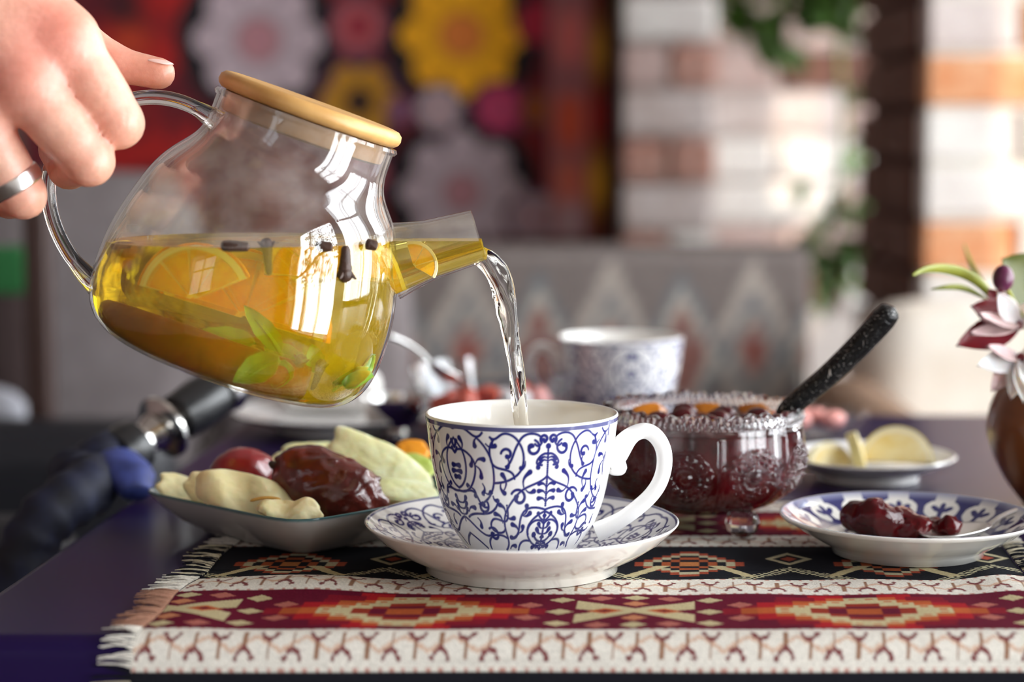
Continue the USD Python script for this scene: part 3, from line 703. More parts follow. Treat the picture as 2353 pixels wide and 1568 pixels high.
def hand_sdf(p):
    d = cap_sdf(p, elbow, wrist, .048, .031)
    off = np.array([0, .012, 0])
    d = smin(d, cap_sdf(p, elbow + off, wrist + off, .045, .028), .02)
    for k, s in (("index", .0), ("middle", .0), ("ring", .0), ("little", .0)):
        d = smin(d, cap_sdf(p, wrist + np.array([.004, .0, .004]) * {"index": 2, "middle": 1, "ring": -1, "little": -2.4}[k], FJ[k][0], .021, frad[k][0]), .014)
        d = smin(d, cap_sdf(p, wrist + np.array([0, .022, 0]), FJ[k][0] + np.array([-.012, .020, .004]), .018, .012), .014)
    d = smin(d, cap_sdf(p, wrist + np.array([.01, .02, .004]), TJ[0], .02, .017), .014)
    out = d
    for k in FJ:
        j, r = FJ[k], frad[k]; f = cap_sdf(p, j[0], j[1], r[0], r[1])
        f = smin(f, cap_sdf(p, j[0] * .52 + j[1] * .48, j[0] * .3 + j[1] * .7, r[1] * 1.06, r[1] * 1.03), .004)
        f = smin(f, cap_sdf(p, j[1], j[2], r[1] * .97, r[2]), .003); f = smin(f, cap_sdf(p, j[2], j[3], r[2], r[3]), .003)
        out = np.minimum(out, smin(d, f, .006))
    t = cap_sdf(p, TJ[0], TJ[1], trad[0], trad[1]); t = smin(t, cap_sdf(p, TJ[1], TJ[2], trad[1] * .86, trad[2]), .005); t = smin(t, cap_sdf(p, TJ[2], TJ[3], trad[2], trad[3]), .004)
    out = np.minimum(out, smin(d, t, .008))
    n = meshkit.fbm(p * 55, 3, 5) - .5
    return np.maximum(out + .0012 * n, (wcut - p) @ wdir)


allj = np.array(sum([list(v) for v in FJ.values()], []) + TJ)
def arm_sdf(p): return hand_sdf(p)
hm = surface(hand_sdf, np.minimum(allj.min(0), wrist) - .07, np.maximum(allj.max(0), wrist) + .06, .0016)
# forearm: a plain tapering continuation of the wrist, joined into the same mesh
lo_cut = None
fa = tube(np.linspace(elbow, wrist * .97 + elbow * .03, 20), np.linspace(.050, .0330, 20), 48)
hfull = back(tri(hm) + tri(fa)) if tri(hm).status() == m3.Error.NoError else hm
v = hfull.vertices; base = np.array([.68, .365, .26]); hc = np.tile(base, (len(v), 1))
hc = mixc(hc, [.74, .47, .37], np.clip(meshkit.fbm(v * 38, 3, 2) * 1.6 - .55, 0, 1) * .6)
for c, r, w in [(FJ["index"][0] + (0, -.012, .004), .020, .60), (FJ["middle"][0] + (0, -.012, .004), .020, .60), (FJ["ring"][0], .018, .5), (FJ["index"][1], .013, .40), (FJ["middle"][1], .013, .42), (FJ["ring"][1], .014, .45), (TJ[2], .014, .75), (TJ[3], .010, .55)]:
    hc = mixc(hc, [.66, .20, .15], w * np.exp(-(np.linalg.norm(v - c, axis=1) / r) ** 2))
person = Thing("person", "person's bare right hand wearing a silver ring and tipping the teapot by its handle", "person", wrist)
arm_path = person.part("arm", hfull, SKIN, True, hc)
rc = FJ["ring"][0] * .17 + FJ["ring"][1] * .83; rd = FJ["ring"][1] - FJ["ring"][0]; rd /= np.linalg.norm(rd)
wv = np.cross(rd, [0, 1, 0]); wv /= np.linalg.norm(wv); uv_ = np.cross(rd, wv)
aa = np.arange(64) / 64 * 2 * math.pi; ringp = [(-.0038, .0121), (-.0030, .0130), (0, .0133), (.0030, .0130), (.0038, .0121), (.0034, .0114), (-.0034, .0114)]
rvv = np.array([[rc + rd * z + r * (math.cos(q) * wv + math.sin(q) * uv_) for z, r in ringp] for q in aa]).reshape(-1, 3)
rmesh = TM(rvv, grid_faces(64, 7, wrap_u=True, wrap_v=True)); rmesh.fix_normals(); person.part("ring", rmesh, SILVER, 40, label="silver band on the ring finger")
tdn = TJ[3] - TJ[2]; tdn /= np.linalg.norm(tdn)
person.part("thumbnail", slab(TJ[3] + tdn * .000 + np.array([0, -.0005, .0070]), tdn, np.array([0, 1, 0]), .0075, .0058, .0009, lambda x, y: -55 * y ** 2 - 12 * x ** 2, 20, 1, 0, 0, 2.6), NAIL, True, parent=arm_path)
slv = tube(np.linspace(elbow - (wrist - elbow) * .1, elbow * .62 + wrist * .38, 24), np.linspace(.062, .055, 24) + .0025 * np.sin(np.arange(24) * 1.9), 40)
person.part("sleeve", slv, M("dark_sleeve", (.03, .03, .04), .9), True)

# ------------------------------------------------------------------ left: square plate of dried fruit
PC = np.array([-.108, .095, TABLE + .0012]); PA = math.radians(46)


def sq_ring(s, z, n=96, p=8.0):
    a = np.arange(n) / n * 2 * math.pi; r = (np.abs(np.cos(a)) ** p + np.abs(np.sin(a)) ** p) ** (-1 / p)
    x, y = s * r * np.cos(a), s * r * np.sin(a); c_, s_ = math.cos(PA), math.sin(PA)
    lift = .0022 * (np.abs(np.sin(2 * a)) ** 2) * (z > .004)
    return np.stack([PC[0] + x * c_ - y * s_, PC[1] + x * s_ + y * c_, PC[2] + z - lift * 0], 1)


prof = [(.0005, .0012), (.040, .0012), (.041, 0), (.045, 0), (.046, .002), (.054, .0065), (.0625, .0145), (.0675, .0208), (.0683, .0224), (.0678, .0232), (.0668, .0229), (.063, .0182), (.055, .0098), (.046, .0050), (.03, .0040), (.0005, .0040)]
pv = np.array([sq_ring(s, z) for s, z in prof]).transpose(1, 0, 2).reshape(-1, 3)
pm = TM(pv, grid_faces(96, len(prof), wrap_u=True), False)
zz = pm.vertices[:, 2] - PC[2]; ins = np.tile(np.arange(len(prof)), 96)
pcol = np.tile([.62, .60, .57], (len(pm.vertices), 1)); pcol = np.where((ins >= 8)[:, None], [.055, .14, .15], pcol); pcol = np.where((ins > 11)[:, None], [.10, .16, .15], pcol)
fplate = Thing("fruit_plate", "square white plate with dark teal glazed top holding dried fruit", "plate", PC)
fplate.part("plate", pm, M("teal_glaze", rough=.12, attr=True, coat_weight=.5), True, pcol)
JUJ = M("jujube_skin", (.065, .008, .006), .24, var=(.14, .015, .009), scale=70, bump=.5, bscale=130, dist=.003, coat_weight=.4); JUJ2 = M("red_jujube_skin", (.26, .010, .014), .25, var=(.16, .008, .010), scale=60, bump=.25, bscale=110, coat_weight=.5)


def jujube(label, c, ax, L, R, wr, mat, seed):
    ax = np.asarray(ax, float) / np.linalg.norm(ax); c = np.asarray(c)

    def f(p):
        q = p - c; x = q @ ax; r = np.linalg.norm(q - np.outer(x, ax), axis=1)
        d = (np.sqrt((x / L) ** 2 + (r / R) ** 2) - 1) * R
        n = np.stack([x * 75, q[:, 1] * 105, q[:, 2] * 105], 1); w = meshkit.fbm(n, 3, seed); w2 = np.abs(meshkit.noise(np.stack([x * 120, q[:, 1] * 190, q[:, 2] * 190], 1), seed + 9) - .5)
        return d + wr * (w - .5) * 2 - wr * .9 * (w2 - .2)
    t = Thing("jujube", label, "jujube", c - (0, 0, R), "jujubes on the square plate"); t.part("fruit", surface(f, c - L * 1.25, c + L * 1.25, .0011), mat, True)
    e = c - ax * L * .97; t.part("stem_end", tube(np.array([e + ax * .002, e - ax * .0012, e - ax * .002]), [.0022, .0018, .0008], 8), CLOVE, 40); return t


jujube("large wrinkled dark brown jujube at the plate's middle", P(752, 1118, 1.068), (.93, -.1, -.36), .0325, .0190, .0030, JUJ, 4)
jujube("smooth round red jujube behind the dried apple", P(562, 1092, 1.105), (.9, .35, -.1), .0195, .0150, .0010, JUJ2, 11)
APP = M("dried_apple", (.80, .62, .32), .55, var=(.86, .74, .46), scale=70, bump=.3, bscale=140, subsurface_weight=.25, subsurface_scale=.004)
APPC = M("apple_core_mark", (.62, .32, .06), .5)


def chip(name, label, cat, c, ux, uy, a, b, th, bend, mat, seed, edge=.12, group=None, power=2.2, extra=None, rough=.001):
    t = Thing(name, label, cat, c, group); t.part("slice", slab(np.asarray(c), ux, uy, a, b, th, bend, 40, seed, rough, edge, power), mat, True)
    if extra: extra(t)
    return t


chip("dried_apple", "pale folded slice of dried apple at the plate's left corner", "dried apple", P(425, 1126, 1.088), (1, .1, -.30), (.12, .75, .62), .0150, .0100, .0042, lambda x, y: 12 * x ** 2 - 25 * y ** 2, APP, 3, .18, "dried apple slices")
ca_ = P(592, 1146, 1.050)
chip("dried_apple", "long wavy slice of dried apple with a brown slit at the front of the plate", "dried apple", ca_, (1, -.05, -.30), (.10, .58, .80), .0335, .0135, .0060, lambda x, y: -7 * (x + .004) ** 2 - 16 * y ** 2 + .0022 * np.sin(x * 190 + y * 90), APP, 8, .14, "dried apple slices",
     extra=lambda t: t.part("core_slit", tube(spline([P(575, 1152, 1.0335), P(605, 1145, 1.0335), P(645, 1149, 1.0335)], 14), np.array([.0004] + [.0009] * 12 + [.0004]), 8), APPC, 40))
chip("dried_apple", "knobbly curled lump of dried apple at the plate's front corner", "dried apple", P(672, 1178, 1.024), (1, .05, -.10), (.1, .7, .7), .0170, .0075, .0075, lambda x, y: .0015 * np.sin(x * 330) - 18 * y ** 2, APP, 15, .25, "dried apple slices", 2.0, rough=.0022)
chip("dried_apple", "curled petal of dried apple standing between the two slices", "dried apple", P(475, 1130, 1.066), (.75, .1, -.55), (.5, .4, .8), .0125, .0090, .0030, lambda x, y: 24 * y ** 2, APP, 21, .12, "dried apple slices")
PINE = M("dried_pineapple", (.80, .74, .36), .5, var=(.86, .84, .56), scale=90, bump=.35, bscale=220, subsurface_weight=.25, subsurface_scale=.004)
for lab, c, ux, uy, a, b, s in (("long pale yellow pineapple slice leaning behind the dark jujube", P(880, 1080, 1.11), (.80, -.1, -.52), (.45, .35, .68), .0330, .0135, 2), ("pale yellow pineapple slice behind the big one, tip pointing left", P(722, 1040, 1.135), (1, .1, -.06), (.1, .8, .55), .0190, .0080, 6),
                           ("small pineapple piece beside the red jujube", P(650, 1058, 1.130), (1, 0, .12), (.1, .8, .5), .0075, .0060, 9), ("flat pineapple slice low beside the saucer", P(930, 1130, 1.09), (1, .2, -.15), (-.1, .9, .3), .0180, .0120, 12)):
    chip("pineapple_slice", lab, "dried pineapple", c, ux, uy, a, b, .0050, lambda x, y: -3 * x ** 2, PINE, s, .10, "pineapple slices", 2.8)
chip("dried_apricot", "orange dried apricot at the back of the plate", "dried apricot", P(945, 1040, 1.145), (1, 0, 0), (0, .8, .6), .0110, .0090, .006, lambda x, y: -8 * x ** 2, M("dried_apricot", (.80, .30, .01), .45), 31, .1)
chip("dried_kiwi", "green dried kiwi slice under the apricot", "dried kiwi", P(955, 1072, 1.130), (1, 0, -.2), (0, .8, .45), .0120, .0100, .004, lambda x, y: -4 * x ** 2, M("dried_kiwi", (.35, .46, .06), .5, var=(.5, .58, .16), scale=80), 33, .1)

# ------------------------------------------------------------------ crystal bowl of jam
BD = 1.112; BC = np.array([*P(1612, 1221, BD)[:2], TABLE + .0012])
kb = BD * K
bprof = PchipInterpolator(np.array([.0075, .009, .013, .020, .030, .040, .050, .058, .064]), np.array([.006, .021, .036, .047, .0540, .0562, .0556, .0548, .0546]))


def crystal(z0=.0075, z1=.064, nz=110, na=720):
    z = np.linspace(z0, z1, nz); a = np.arange(na) / na * 2 * math.pi; A, Z = np.meshgrid(a, z, indexing="ij"); R = bprof(Z)
    N = 9; fa_ = ((A + .08) * N / (2 * math.pi)) % 1 - .5; sx_ = fa_ * 2 * math.pi / N * .055; sz_ = (Z - .034)
    rr_, th_ = np.hypot(sx_, sz_), np.arctan2(sz_, sx_)
    star = np.where((rr_ > .0052) & (rr_ < .0155), .0018 * np.abs(((th_ * 8 / math.pi) % 1) * 2 - 1) * np.sin(np.clip((rr_ - .0052) / .0103, 0, 1) * math.pi) + .0006 * np.sin(rr_ * 1900), 0)
    hub = .0016 * np.exp(-(rr_ / .0030) ** 4) - .0006 * np.exp(-((rr_ - .0047) / .0009) ** 2)
    rib = -.0022 * np.exp(-((np.abs(fa_) - .5) / .035) ** 2) * (Z < .055) * (Z > .012)
    band = np.where(Z > .0592, .0009 * np.sin(A * 96) * np.sin(Z * 900), 0) + np.where((Z > .009) & (Z < .017), .0005 * np.sin(Z * 1800), 0)
    out = R + star + hub + rib + band
    sc_ = np.abs(np.sin(A * 36 / 2)) * .0022 + np.abs(np.sin(A * N / 2 + .12)) * .0016
    Zs = Z + np.where(Z > .060, (Z - .060) / .004 * sc_, 0)
    inn = np.maximum(R - .0052, .0006)[:, ::-1]; Zi = np.maximum(Zs[:, ::-1], .0125); inn = np.where(Z[:, ::-1] < .0125, bprof(.0125) - .0052, inn)
    keep = Z[0, ::-1] >= .0125
    RR = np.concatenate([np.full((na, 1), 1e-5), out, inn[:, keep], np.full((na, 1), 1e-5)], 1); ZZ = np.concatenate([np.full((na, 1), z0), Zs, Zi[:, keep], np.full((na, 1), .0125)], 1)
    AA = np.repeat(A[:, :1], RR.shape[1], 1)
    v = np.stack([RR * np.cos(AA), RR * np.sin(AA), ZZ], -1).reshape(-1, 3) + BC
    return TM(v, grid_faces(na, RR.shape[1], wrap_u=True))


CRYST = M("cut_crystal", (.98, .97, .98), .0, transmission_weight=1.0, ior=1.42)
bowl = Thing("crystal_bowl", "cut crystal bowl with starburst panels on three ball feet, full of dark jam", "bowl", BC)
bowl.part("bowl", crystal(), CRYST, 40)
foot0 = G(1738, 1248)
for a in (0, 1, 2):
    d0 = foot0[:2] - BC[:2]; ang = math.atan2(d0[1], d0[0]) + a * 2 * math.pi / 3; fr = .038
    pz = np.array([(0, 0), (.0045, .0004), (.0082, .0032), (.0094, .0076), (.0080, .0118), (.0052, .0138), (.0058, .0158), (0, .018)])
    fm = revolve(pz, 10, BC + (fr * math.cos(ang), fr * math.sin(ang), 0)); bowl.part("foot", fm, CRYST, 20)


def jam_top(x, y): return .0560 + .006 * (meshkit.fbm(np.stack([x * 70, y * 70, 0 * x], -1), 3, 6) - .5) + .0015 * np.sin(x * 300) * np.sin(y * 280)


jr = np.linspace(0, 1, 26); ja = np.arange(96) / 96 * 2 * math.pi; JA, JR = np.meshgrid(ja, jr, indexing="ij"); rin = float(bprof(.052)) - .0049
tx, ty = rin * JR * np.cos(JA), rin * JR * np.sin(JA); zi_ = np.linspace(.0555, .0122, 24); ri_ = np.maximum(bprof(zi_) - .0049, .001)
tv = np.concatenate([np.stack([tx, ty, np.where(JR > .97, .0552, jam_top(tx, ty))], -1), np.stack([ri_[None] * np.cos(ja)[:, None], ri_[None] * np.sin(ja)[:, None], zi_[None] * np.ones((96, 1))], -1), np.tile([0, 0, .0122], (96, 1, 1))], 1)
jm = TM(tv.reshape(-1, 3) + BC, grid_faces(96, tv.shape[1], wrap_u=True)); jm.fix_normals()
JAM = M("dark_jam", (.030, .0015, .003), .2, var=(.10, .003, .005), scale=55, specular_ior_level=.3, coat_weight=.12)
single("jam", jm, JAM, "dark red jam filling the cut crystal bowl", "jam", True)
for k in range(9):
    a = k * 2.4; c = BC + (.030 * math.sqrt((k + .5) / 9) * math.cos(a) * 1.15, .030 * math.sqrt((k + .5) / 9) * math.sin(a) * 1.15, .0575)
    b = trimesh.creation.icosphere(3, 1); b.vertices *= [.0075, .0068, .0060]; b.vertices += .0012 * (meshkit.fbm(b.vertices * 260 + k, 3, k)[:, None] - .5) * b.vertices * 160; b.apply_translation(c)
    single("jam_fruit", b, JAM, "glossy dark fruit standing out of the jam in the crystal bowl", "fruit", True, group="fruits in the jam")

for lab, x, y, rz in (("added orange piece imitating light through the jam at the back left rim", 1490, 950, .3), ("added orange piece imitating light through the jam at the back middle rim", 1625, 946, -.1), ("added orange piece imitating light through the jam at the back right rim", 1735, 952, -.5)):
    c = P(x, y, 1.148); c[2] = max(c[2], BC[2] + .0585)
    single("glow_piece", slab(c, (math.cos(rz), math.sin(rz), .05), (-.2, .5, .8), .0115, .0045, .0030, lambda x, y: -14 * x ** 2, 20, int(x) % 7, .0008, .1), M("glow_orange", (.62, .20, .01), .25, coat_weight=.4) if x == 1490 else UsdShade.Material.Get(stage, "/World/Looks/glow_orange"), lab, "glow piece", True, group="added glow pieces in the jam bowl")  # added orange pieces imitate light glowing through the jam at the back rim

# spoon with a dark patterned handle standing in the bowl
h0, h1 = P(1792, 955, 1.098), P(2054, 706, 1.075); hd_ = (h1 - h0) / np.linalg.norm(h1 - h0)
DAM = usdkit.material(stage, "/World/Looks/patterned_steel", {"t": ("texture_coordinate", {}), "n": ("noise_texture", {"scale": 170.0, "detail": 4.0, "distortion": 5.0}), "r": ("rgb_ramp", {"ramp": [(.50, (.008, .008, .008)), (.62, (.025, .024, .023)), (.72, (.55, .53, .50))]}), "p": ("principled_bsdf", {"roughness": .22, "metallic": .6}), "b": ("bump", {"strength": .5, "distance": .001})},
                      [("t.object", "n.vector"), ("n.fac", "r.fac"), ("r.color", "p.base_color"), ("n.fac", "b.height"), ("b.normal", "p.normal")], surface="p.BSDF")
sp_t = Thing("jam_spoon", "spoon with black silver-flecked handle standing in the crystal bowl", "spoon", h0)
q = np.linspace(0, 1, 60); hpth = h0 + np.outer(q, h1 - h0) + np.outer(np.sin(q * math.pi), [.002, 0, -.0015])
sp_t.part("handle", tube(hpth, .0076 * np.interp(q, [0, .04, .10, .5, .9, .965, .99, 1], [.55, .8, .9, 1.0, 1.08, .95, .6, .15]), 24, .82), DAM, 40)
nk = spline([h0 + hd_ * .002, h0 - hd_ * .012, h0 - hd_ * .03 + np.array([-.002, 0, -.003])], 20)
sp_t.part("neck", tube(nk, np.linspace(.0026, .0020, 20), 12), M("brown_steel", (.13, .09, .07), .25, metallic=.8), 40)
sb = trimesh.creation.icosphere(3, 1); sb.vertices *= [.018, .012, .004]; sb.apply_transform(trimesh.transformations.rotation_matrix(.75, [0, 1, 0])); sb.apply_translation(nk[-1] + (-.011, 0, -.009)); sp_t.part("spoon_bowl", sb, SILVER, True)

# ------------------------------------------------------------------ right: small dish with jam and teaspoon
DC = np.array([*G(2085, 1273)[:2], TABLE + .0012])
dp = [(0, .003), (.0335, .003), (.0345, 0), (.0385, 0), (.0392, .0032), (.047, .0072), (.056, .0125), (.0625, .0172), (.0640, .0172), (.0657, .0190), (.0655, .0198), (.0640, .0199), (.0600, .0165)] + [(r, .0042 + .0125 * ((r - .033) / .027) ** 1.35 if r > .033 else .0042) for r in np.linspace(.0595, 0, 110)]
dm = revolve(dp, 600); dv = dm.vertices; dr = np.hypot(dv[:, 0], dv[:, 1]); da = np.arctan2(dv[:, 1], dv[:, 0])
topd = (dv[:, 2] > np.where(dr > .033, .0042 + .0125 * (np.maximum(dr - .033, 0) / .027) ** 1.35 - .0004, .0040)) & (dr < .0642)
u = (da * 15 / (2 * math.pi)) % 1 - .5; X = u * 2 * math.pi / 15 * .052; Y = dr - .0535
COB = np.array([.022, .025, .13]); el = lambda cx, cy, rx, ry, t=0: np.hypot(((X - cx) * math.cos(t) + (Y - cy) * math.sin(t)) / rx, (-(X - cx) * math.sin(t) + (Y - cy) * math.cos(t)) / ry) < 1
fleur = ((np.abs(X) < .0012) & (Y < -.0012)) | el(0, .0018, .0016, .0034) | el(.0030, .0006, .0032, .0016, .65) | el(-.0030, .0006, .0032, .0016, -.65) | el(0, -.0066, .0032, .0015); white_ = (np.hypot(X / .0092, Y / .0074) < 1) & ~fleur
w = topd & (dr > .0435); dcol = np.tile([.74, .72, .67], (len(dv), 1)); dcol = np.where((topd & (dr < .0435))[:, None], [.70, .69, .65], dcol)
dcol = np.where((w & ~white_)[:, None], COB, dcol); pass
c8 = topd & (dr < .0435) & (np.abs(np.hypot(X * .7 / .006, (dr - .034) / .006) - .8) < .2) & (u > -.25); dcol = np.where(c8[:, None], COB, dcol)
dcol = np.where(((dr > .0638) & (dr < .0650) & (dv[:, 2] > .0193))[:, None], [.25, .26, .38], dcol)
dish = Thing("jam_dish", "small white dish with cobalt blue cotton-boll rim, holding a helping of jam", "dish", DC)
dish.part("dish", TM(dv + DC, dm.faces, False), PORC_C, True, dcol)
cl = [(1975, 1188, .0100), (2010, 1180, .0095), (2035, 1200, .009), (2070, 1196, .0085), (2000, 1205, .009), (2110, 1208, .0070), (2150, 1212, .0065), (2185, 1208, .0060), (2045, 1215, .0075), (2085, 1218, .0065), (2130, 1222, .0055)]
cl = [(P(x, y, 1.055 + .006 * math.sin(x)), r) for x, y, r in cl]


def jam_sdf(p):
    d = np.full(len(p), 1.0)
    for c, r in cl: d = smin(d, np.linalg.norm((p - c) * [1, 1, 1.15], axis=1) - r, .004)
    return np.maximum(d + .0045 * (meshkit.fbm(p * 230, 3, 8) - .5) + .0022 * (meshkit.noise(p * 520, 4) - .5), DC[2] + .0046 - p[:, 2])


cpt = np.array([c for c, r in cl]); single("jam_helping", surface(jam_sdf, [cpt[:, 0].min() - .016, cpt[:, 1].min() - .016, DC[2] + .003], cpt.max(0) + .016, .0012), JAM, "glossy helping of dark red jam in the blue-rimmed dish", "jam", True)


def spoon(name, label, tip, end, sw=.0125, sl=.021, lift=.004, hw=.0030):
    tip, end = np.asarray(tip), np.asarray(end); d = end - tip; L = np.linalg.norm(d); d = d / L; side = np.cross([0, 0, 1.0], d); side /= np.linalg.norm(side); upv = np.cross(d, side)
    t = Thing(name, label, "spoon", tip)
    g = 22; r = np.linspace(0, 1, g); a = np.arange(48) / 48 * 2 * math.pi; A, R = np.meshgrid(a, r, indexing="ij"); x = sl * (1 + R * np.cos(A)); y = sw * R * np.sin(A) * (1 - .15 * np.cos(A)); z = .006 * (R ** 2 - 1) + .001
    topv = tip + x[..., None] * d + y[..., None] * side + z[..., None] * upv; botv = topv - upv * .0009
    gg = np.concatenate([topv, botv[:, ::-1]], 1); b = TM(gg.reshape(-1, 3), grid_faces(48, 2 * g, wrap_u=True)); b.fix_normals(); t.part("spoon_bowl", b, SILVER, True)
    pth = spline([tip + d * sl * 1.96, tip + d * (sl * 2 + .15 * (L - 2 * sl)) + upv * lift, tip + d * (sl * 2 + .6 * (L - 2 * sl)) + upv * lift * 1.3, end], 40)
    t.part("handle", tube(pth, hw * np.interp(np.linspace(0, 1, 40), [0, .2, .7, .95, 1], [.7, .55, .9, 1.25, .5]), 14, .45), SILVER, 40); return t


spoon("teaspoon", "silver teaspoon lying in the jam of the blue-rimmed dish", P(2120, 1232, 1.035), P(2480, 1172, 1.075))

# ------------------------------------------------------------------ back of the table: second cup, glass dish, lemon plate, vase
CD = 1.47; C2 = np.array([*P(1425, 985, CD)[:2], TABLE])
m_ = mat4(C2, rz=math.radians(172), s=.95)
cup.copy(m_, "blurred blue-and-white tea cup behind the crystal bowl")
JAR = pane("dish_glass", (.95, .96, .97), .08, 1.0)
JD = 1.40; jc = np.array([*P(1140, 1040, JD)[:2], TABLE]); kj = JD * K; Rj = 190 * kj
jar = Thing("glass_dish", "blurred pressed-glass dish of red sweets behind the stream of tea", "dish", jc)
jh = P(1140, 842, JD)[2] - TABLE
jar.part("dish", revolve([(0, 0), (Rj * .55, 0), (Rj * .60, .003), (Rj * .78, jh * .35), (Rj * .95, jh * .8), (Rj * 1.03, jh), (Rj * 1.0, jh), (Rj * .90, jh * .8), (Rj * .72, jh * .36), (Rj * .52, .006), (0, .006)], 72, jc, lambda A, r, z, i: (r * (1 + .025 * np.cos(A * 14) * (z > .01)), z)), JAR, 40)
SWEET = [M("red_sweet", (.62, .10, .05), .4), M("pink_sweet", (.72, .30, .26), .5), M("white_sweet", (.8, .76, .74), .5)]
for k in range(26):
    a, r = k * 2.39996, Rj * .66 * math.sqrt((k % 13 + .5) / 13); c = jc + (r * math.cos(a), r * math.sin(a), .017 + (k // 13) * .014)
    b = rbox(.019, .015, .012, .004, (0, 0, 0), 2); b.apply_transform(trimesh.transformations.euler_matrix(k, k * 2, k * 3)); b.apply_translation(c)
    single("boiled_sweet", b, SWEET[(0, 1, 0, 2, 0)[k % 5]], "small reddish sweet piled in the blurred glass dish", "sweet", 40, group="sweets in the glass dish")
spoon("teaspoon", "blurred silver teaspoon leaning out of the glass dish to the left", P(1060, 880, 1.40), P(885, 770, 1.36), .011, .017, .002, .0042)
# small silver bowl left of the glass dish
sbc = np.array([*G(905, 1010)[:2], TABLE]); sb_ = Thing("metal_bowl", "small blurred shiny metal bowl left of the glass dish", "bowl", sbc)
sb_.part("bowl", revolve([(0, 0), (.010, 0), (.011, .003), (.008, .006), (.018, .012), (.024, .022), (.025, .030), (.0235, .030), (.0225, .022), (.016, .0135), (0, .010)], 48, sbc), CHROME, 40)
wp = np.array([*G(790, 985)[:2], TABLE]); wplate = Thing("side_plate", "blurred plain white plate at the back of the table behind the fruit plate", "plate", wp)
plate_prof = [(0, .002), (.042, .002), (.043, 0), (.047, 0), (.048, .003), (.062, .0075), (.080, .0130), (.0815, .0145), (.0800, .0152), (.062, .0095), (.046, .0055), (0, .005)]
wplate.part("plate", revolve(plate_prof, 96, wp), PORC, 40)
nap = np.array([*G(760, 962)[:2], TABLE + .0052]); single("folded_napkin", rbox(.075, .05, .030, .012, nap + (0, 0, .0165), 3), M("linen", (.78, .76, .72), .9, bump=.3, bscale=120), "blurred folded white napkin standing on the side plate", "napkin", 40)
lp = np.array([*G(1995, 1098)[:2], TABLE]); lps = 200 / 4720 * (lp[1] + 1) / .0815
lplate = Thing("lemon_plate", "white plate with yellow lemon pieces behind the blue-rimmed dish", "plate", lp)
lplate.part("plate", revolve([(r * lps, z * 1.0) for r, z in plate_prof], 96, lp), PORC, 40)
LEM = M("lemon_flesh", (.82, .62, .20), .45, var=(.88, .78, .46), scale=90); LPE = M("lemon_rind", (.86, .74, .30), .45); LPI = M("lemon_pith", (.86, .82, .66), .6)
for lab, x, y, d, rot, s in (("lemon piece at the left of the lemon plate", 1905, 1078, lp[1] + 1 - .012, .4, .8), ("pale lemon piece in the middle of the lemon plate", 1978, 1066, lp[1] + 1 - .002, 1.4, 1.05), ("largest lemon piece at the right of the lemon plate", 2060, 1066, lp[1] + 1 + .004, -.2, 1.15)):
    c = P(x, y, d); c[2] = TABLE + .0065 + .010 * s; t = Thing("lemon_slice", lab, "lemon", c, "lemon pieces on the plate")
    for nm, r, h, mt in (("rind", .020, .006, LPE), ("pith", .0188, .0064, LPI), ("flesh", .0168, .0070, LEM)):
        cs = m3.CrossSection([[(r * s * math.cos(q), r * s * math.sin(q)) for q in np.linspace(0, math.pi, 20)]]).offset(-.0008, m3.JoinType.Round).offset(.0006, m3.JoinType.Round)
        e = back(m3.Manifold.extrude(cs, h)); e.apply_translation((0, 0, -h / 2)); e.apply_transform(trimesh.transformations.rotation_matrix(math.radians(72), [1, 0, 0])); e.apply_transform(trimesh.transformations.rotation_matrix(rot, [0, 0, 1])); e.apply_translation(c - (0, 0, .008 * s)); t.part(nm, e, mt, 40)
gd = np.array([*G(1868, 1010)[:2], TABLE]); gdish = Thing("glass_saucer", "small blurred clear glass saucer behind the crystal bowl's spoon", "saucer", gd)
gdish.part("saucer", revolve([(0, 0), (.02, 0), (.022, .003), (.034, .012), (.040, .020), (.0385, .0205), (.032, .013), (.02, .0045), (0, .004)], 64, gd, lambda A, r, z, i: (r * (1 + .03 * np.cos(A * 16) * (z > .005)), z)), JAR, 40)
for k in range(5):
    a = k * 1.9; b = trimesh.creation.icosphere(2, .0075); b.vertices *= [1.2, 1, .8]; b.apply_translation(gd + (.014 * math.cos(a), .014 * math.sin(a), .0145)); single("pink_candy", b, SWEET[1], "pink sugared sweet on the blurred glass saucer", "sweet", True, group="sweets on the glass saucer")

VD = 1.16; vc = np.array([*P(2450, 1181, VD)[:2], TABLE]); kv = VD * K
VW = M("dark_wood", (.24, .075, .014), .35, var=(.14, .040, .008), scale=18, coat_weight=.4)
vz = lambda y: (1181 - y) * kv * 1.0
vase = Thing("vase", "round brown wooden vase at the right edge holding red and white flowers", "vase", vc)
vo = spline([(78 * kv, 0), (95 * kv, vz(1170)), (112 * kv, vz(1150)), (141 * kv, vz(1110)), (171 * kv, vz(1050)), (186 * kv, vz(1000)), (182 * kv, vz(950)), (160 * kv, vz(895)), (120 * kv, vz(850)), (85 * kv, vz(815)), (78 * kv, vz(780)), (90 * kv, vz(755))], 50)
vi_ = np.stack([vo[::-1, 0] - .004, vo[::-1, 1]], 1); vi_ = vi_[vi_[:, 1] > .006]
vase.part("body", revolve(np.vstack([[(0, 0)], vo, vi_, [(0, .006)]]), 96, vc), VW, 40)
WP = M("white_petal", (.82, .76, .70), .55, var=(.74, .62, .60), scale=60, subsurface_weight=.3, subsurface_scale=.003); RP = M("dark_red_petal", (.20, .006, .012), .45, var=(.10, .004, .012), scale=60); PP = M("mauve_petal", (.42, .27, .28), .5, var=(.6, .45, .42), scale=60)
GL = M("olive_leaf", (.16, .19, .02), .45, var=(.30, .30, .03), scale=30); DG = M("dark_leaf", (.075, .09, .012), .45, var=(.12, .13, .02), scale=40)


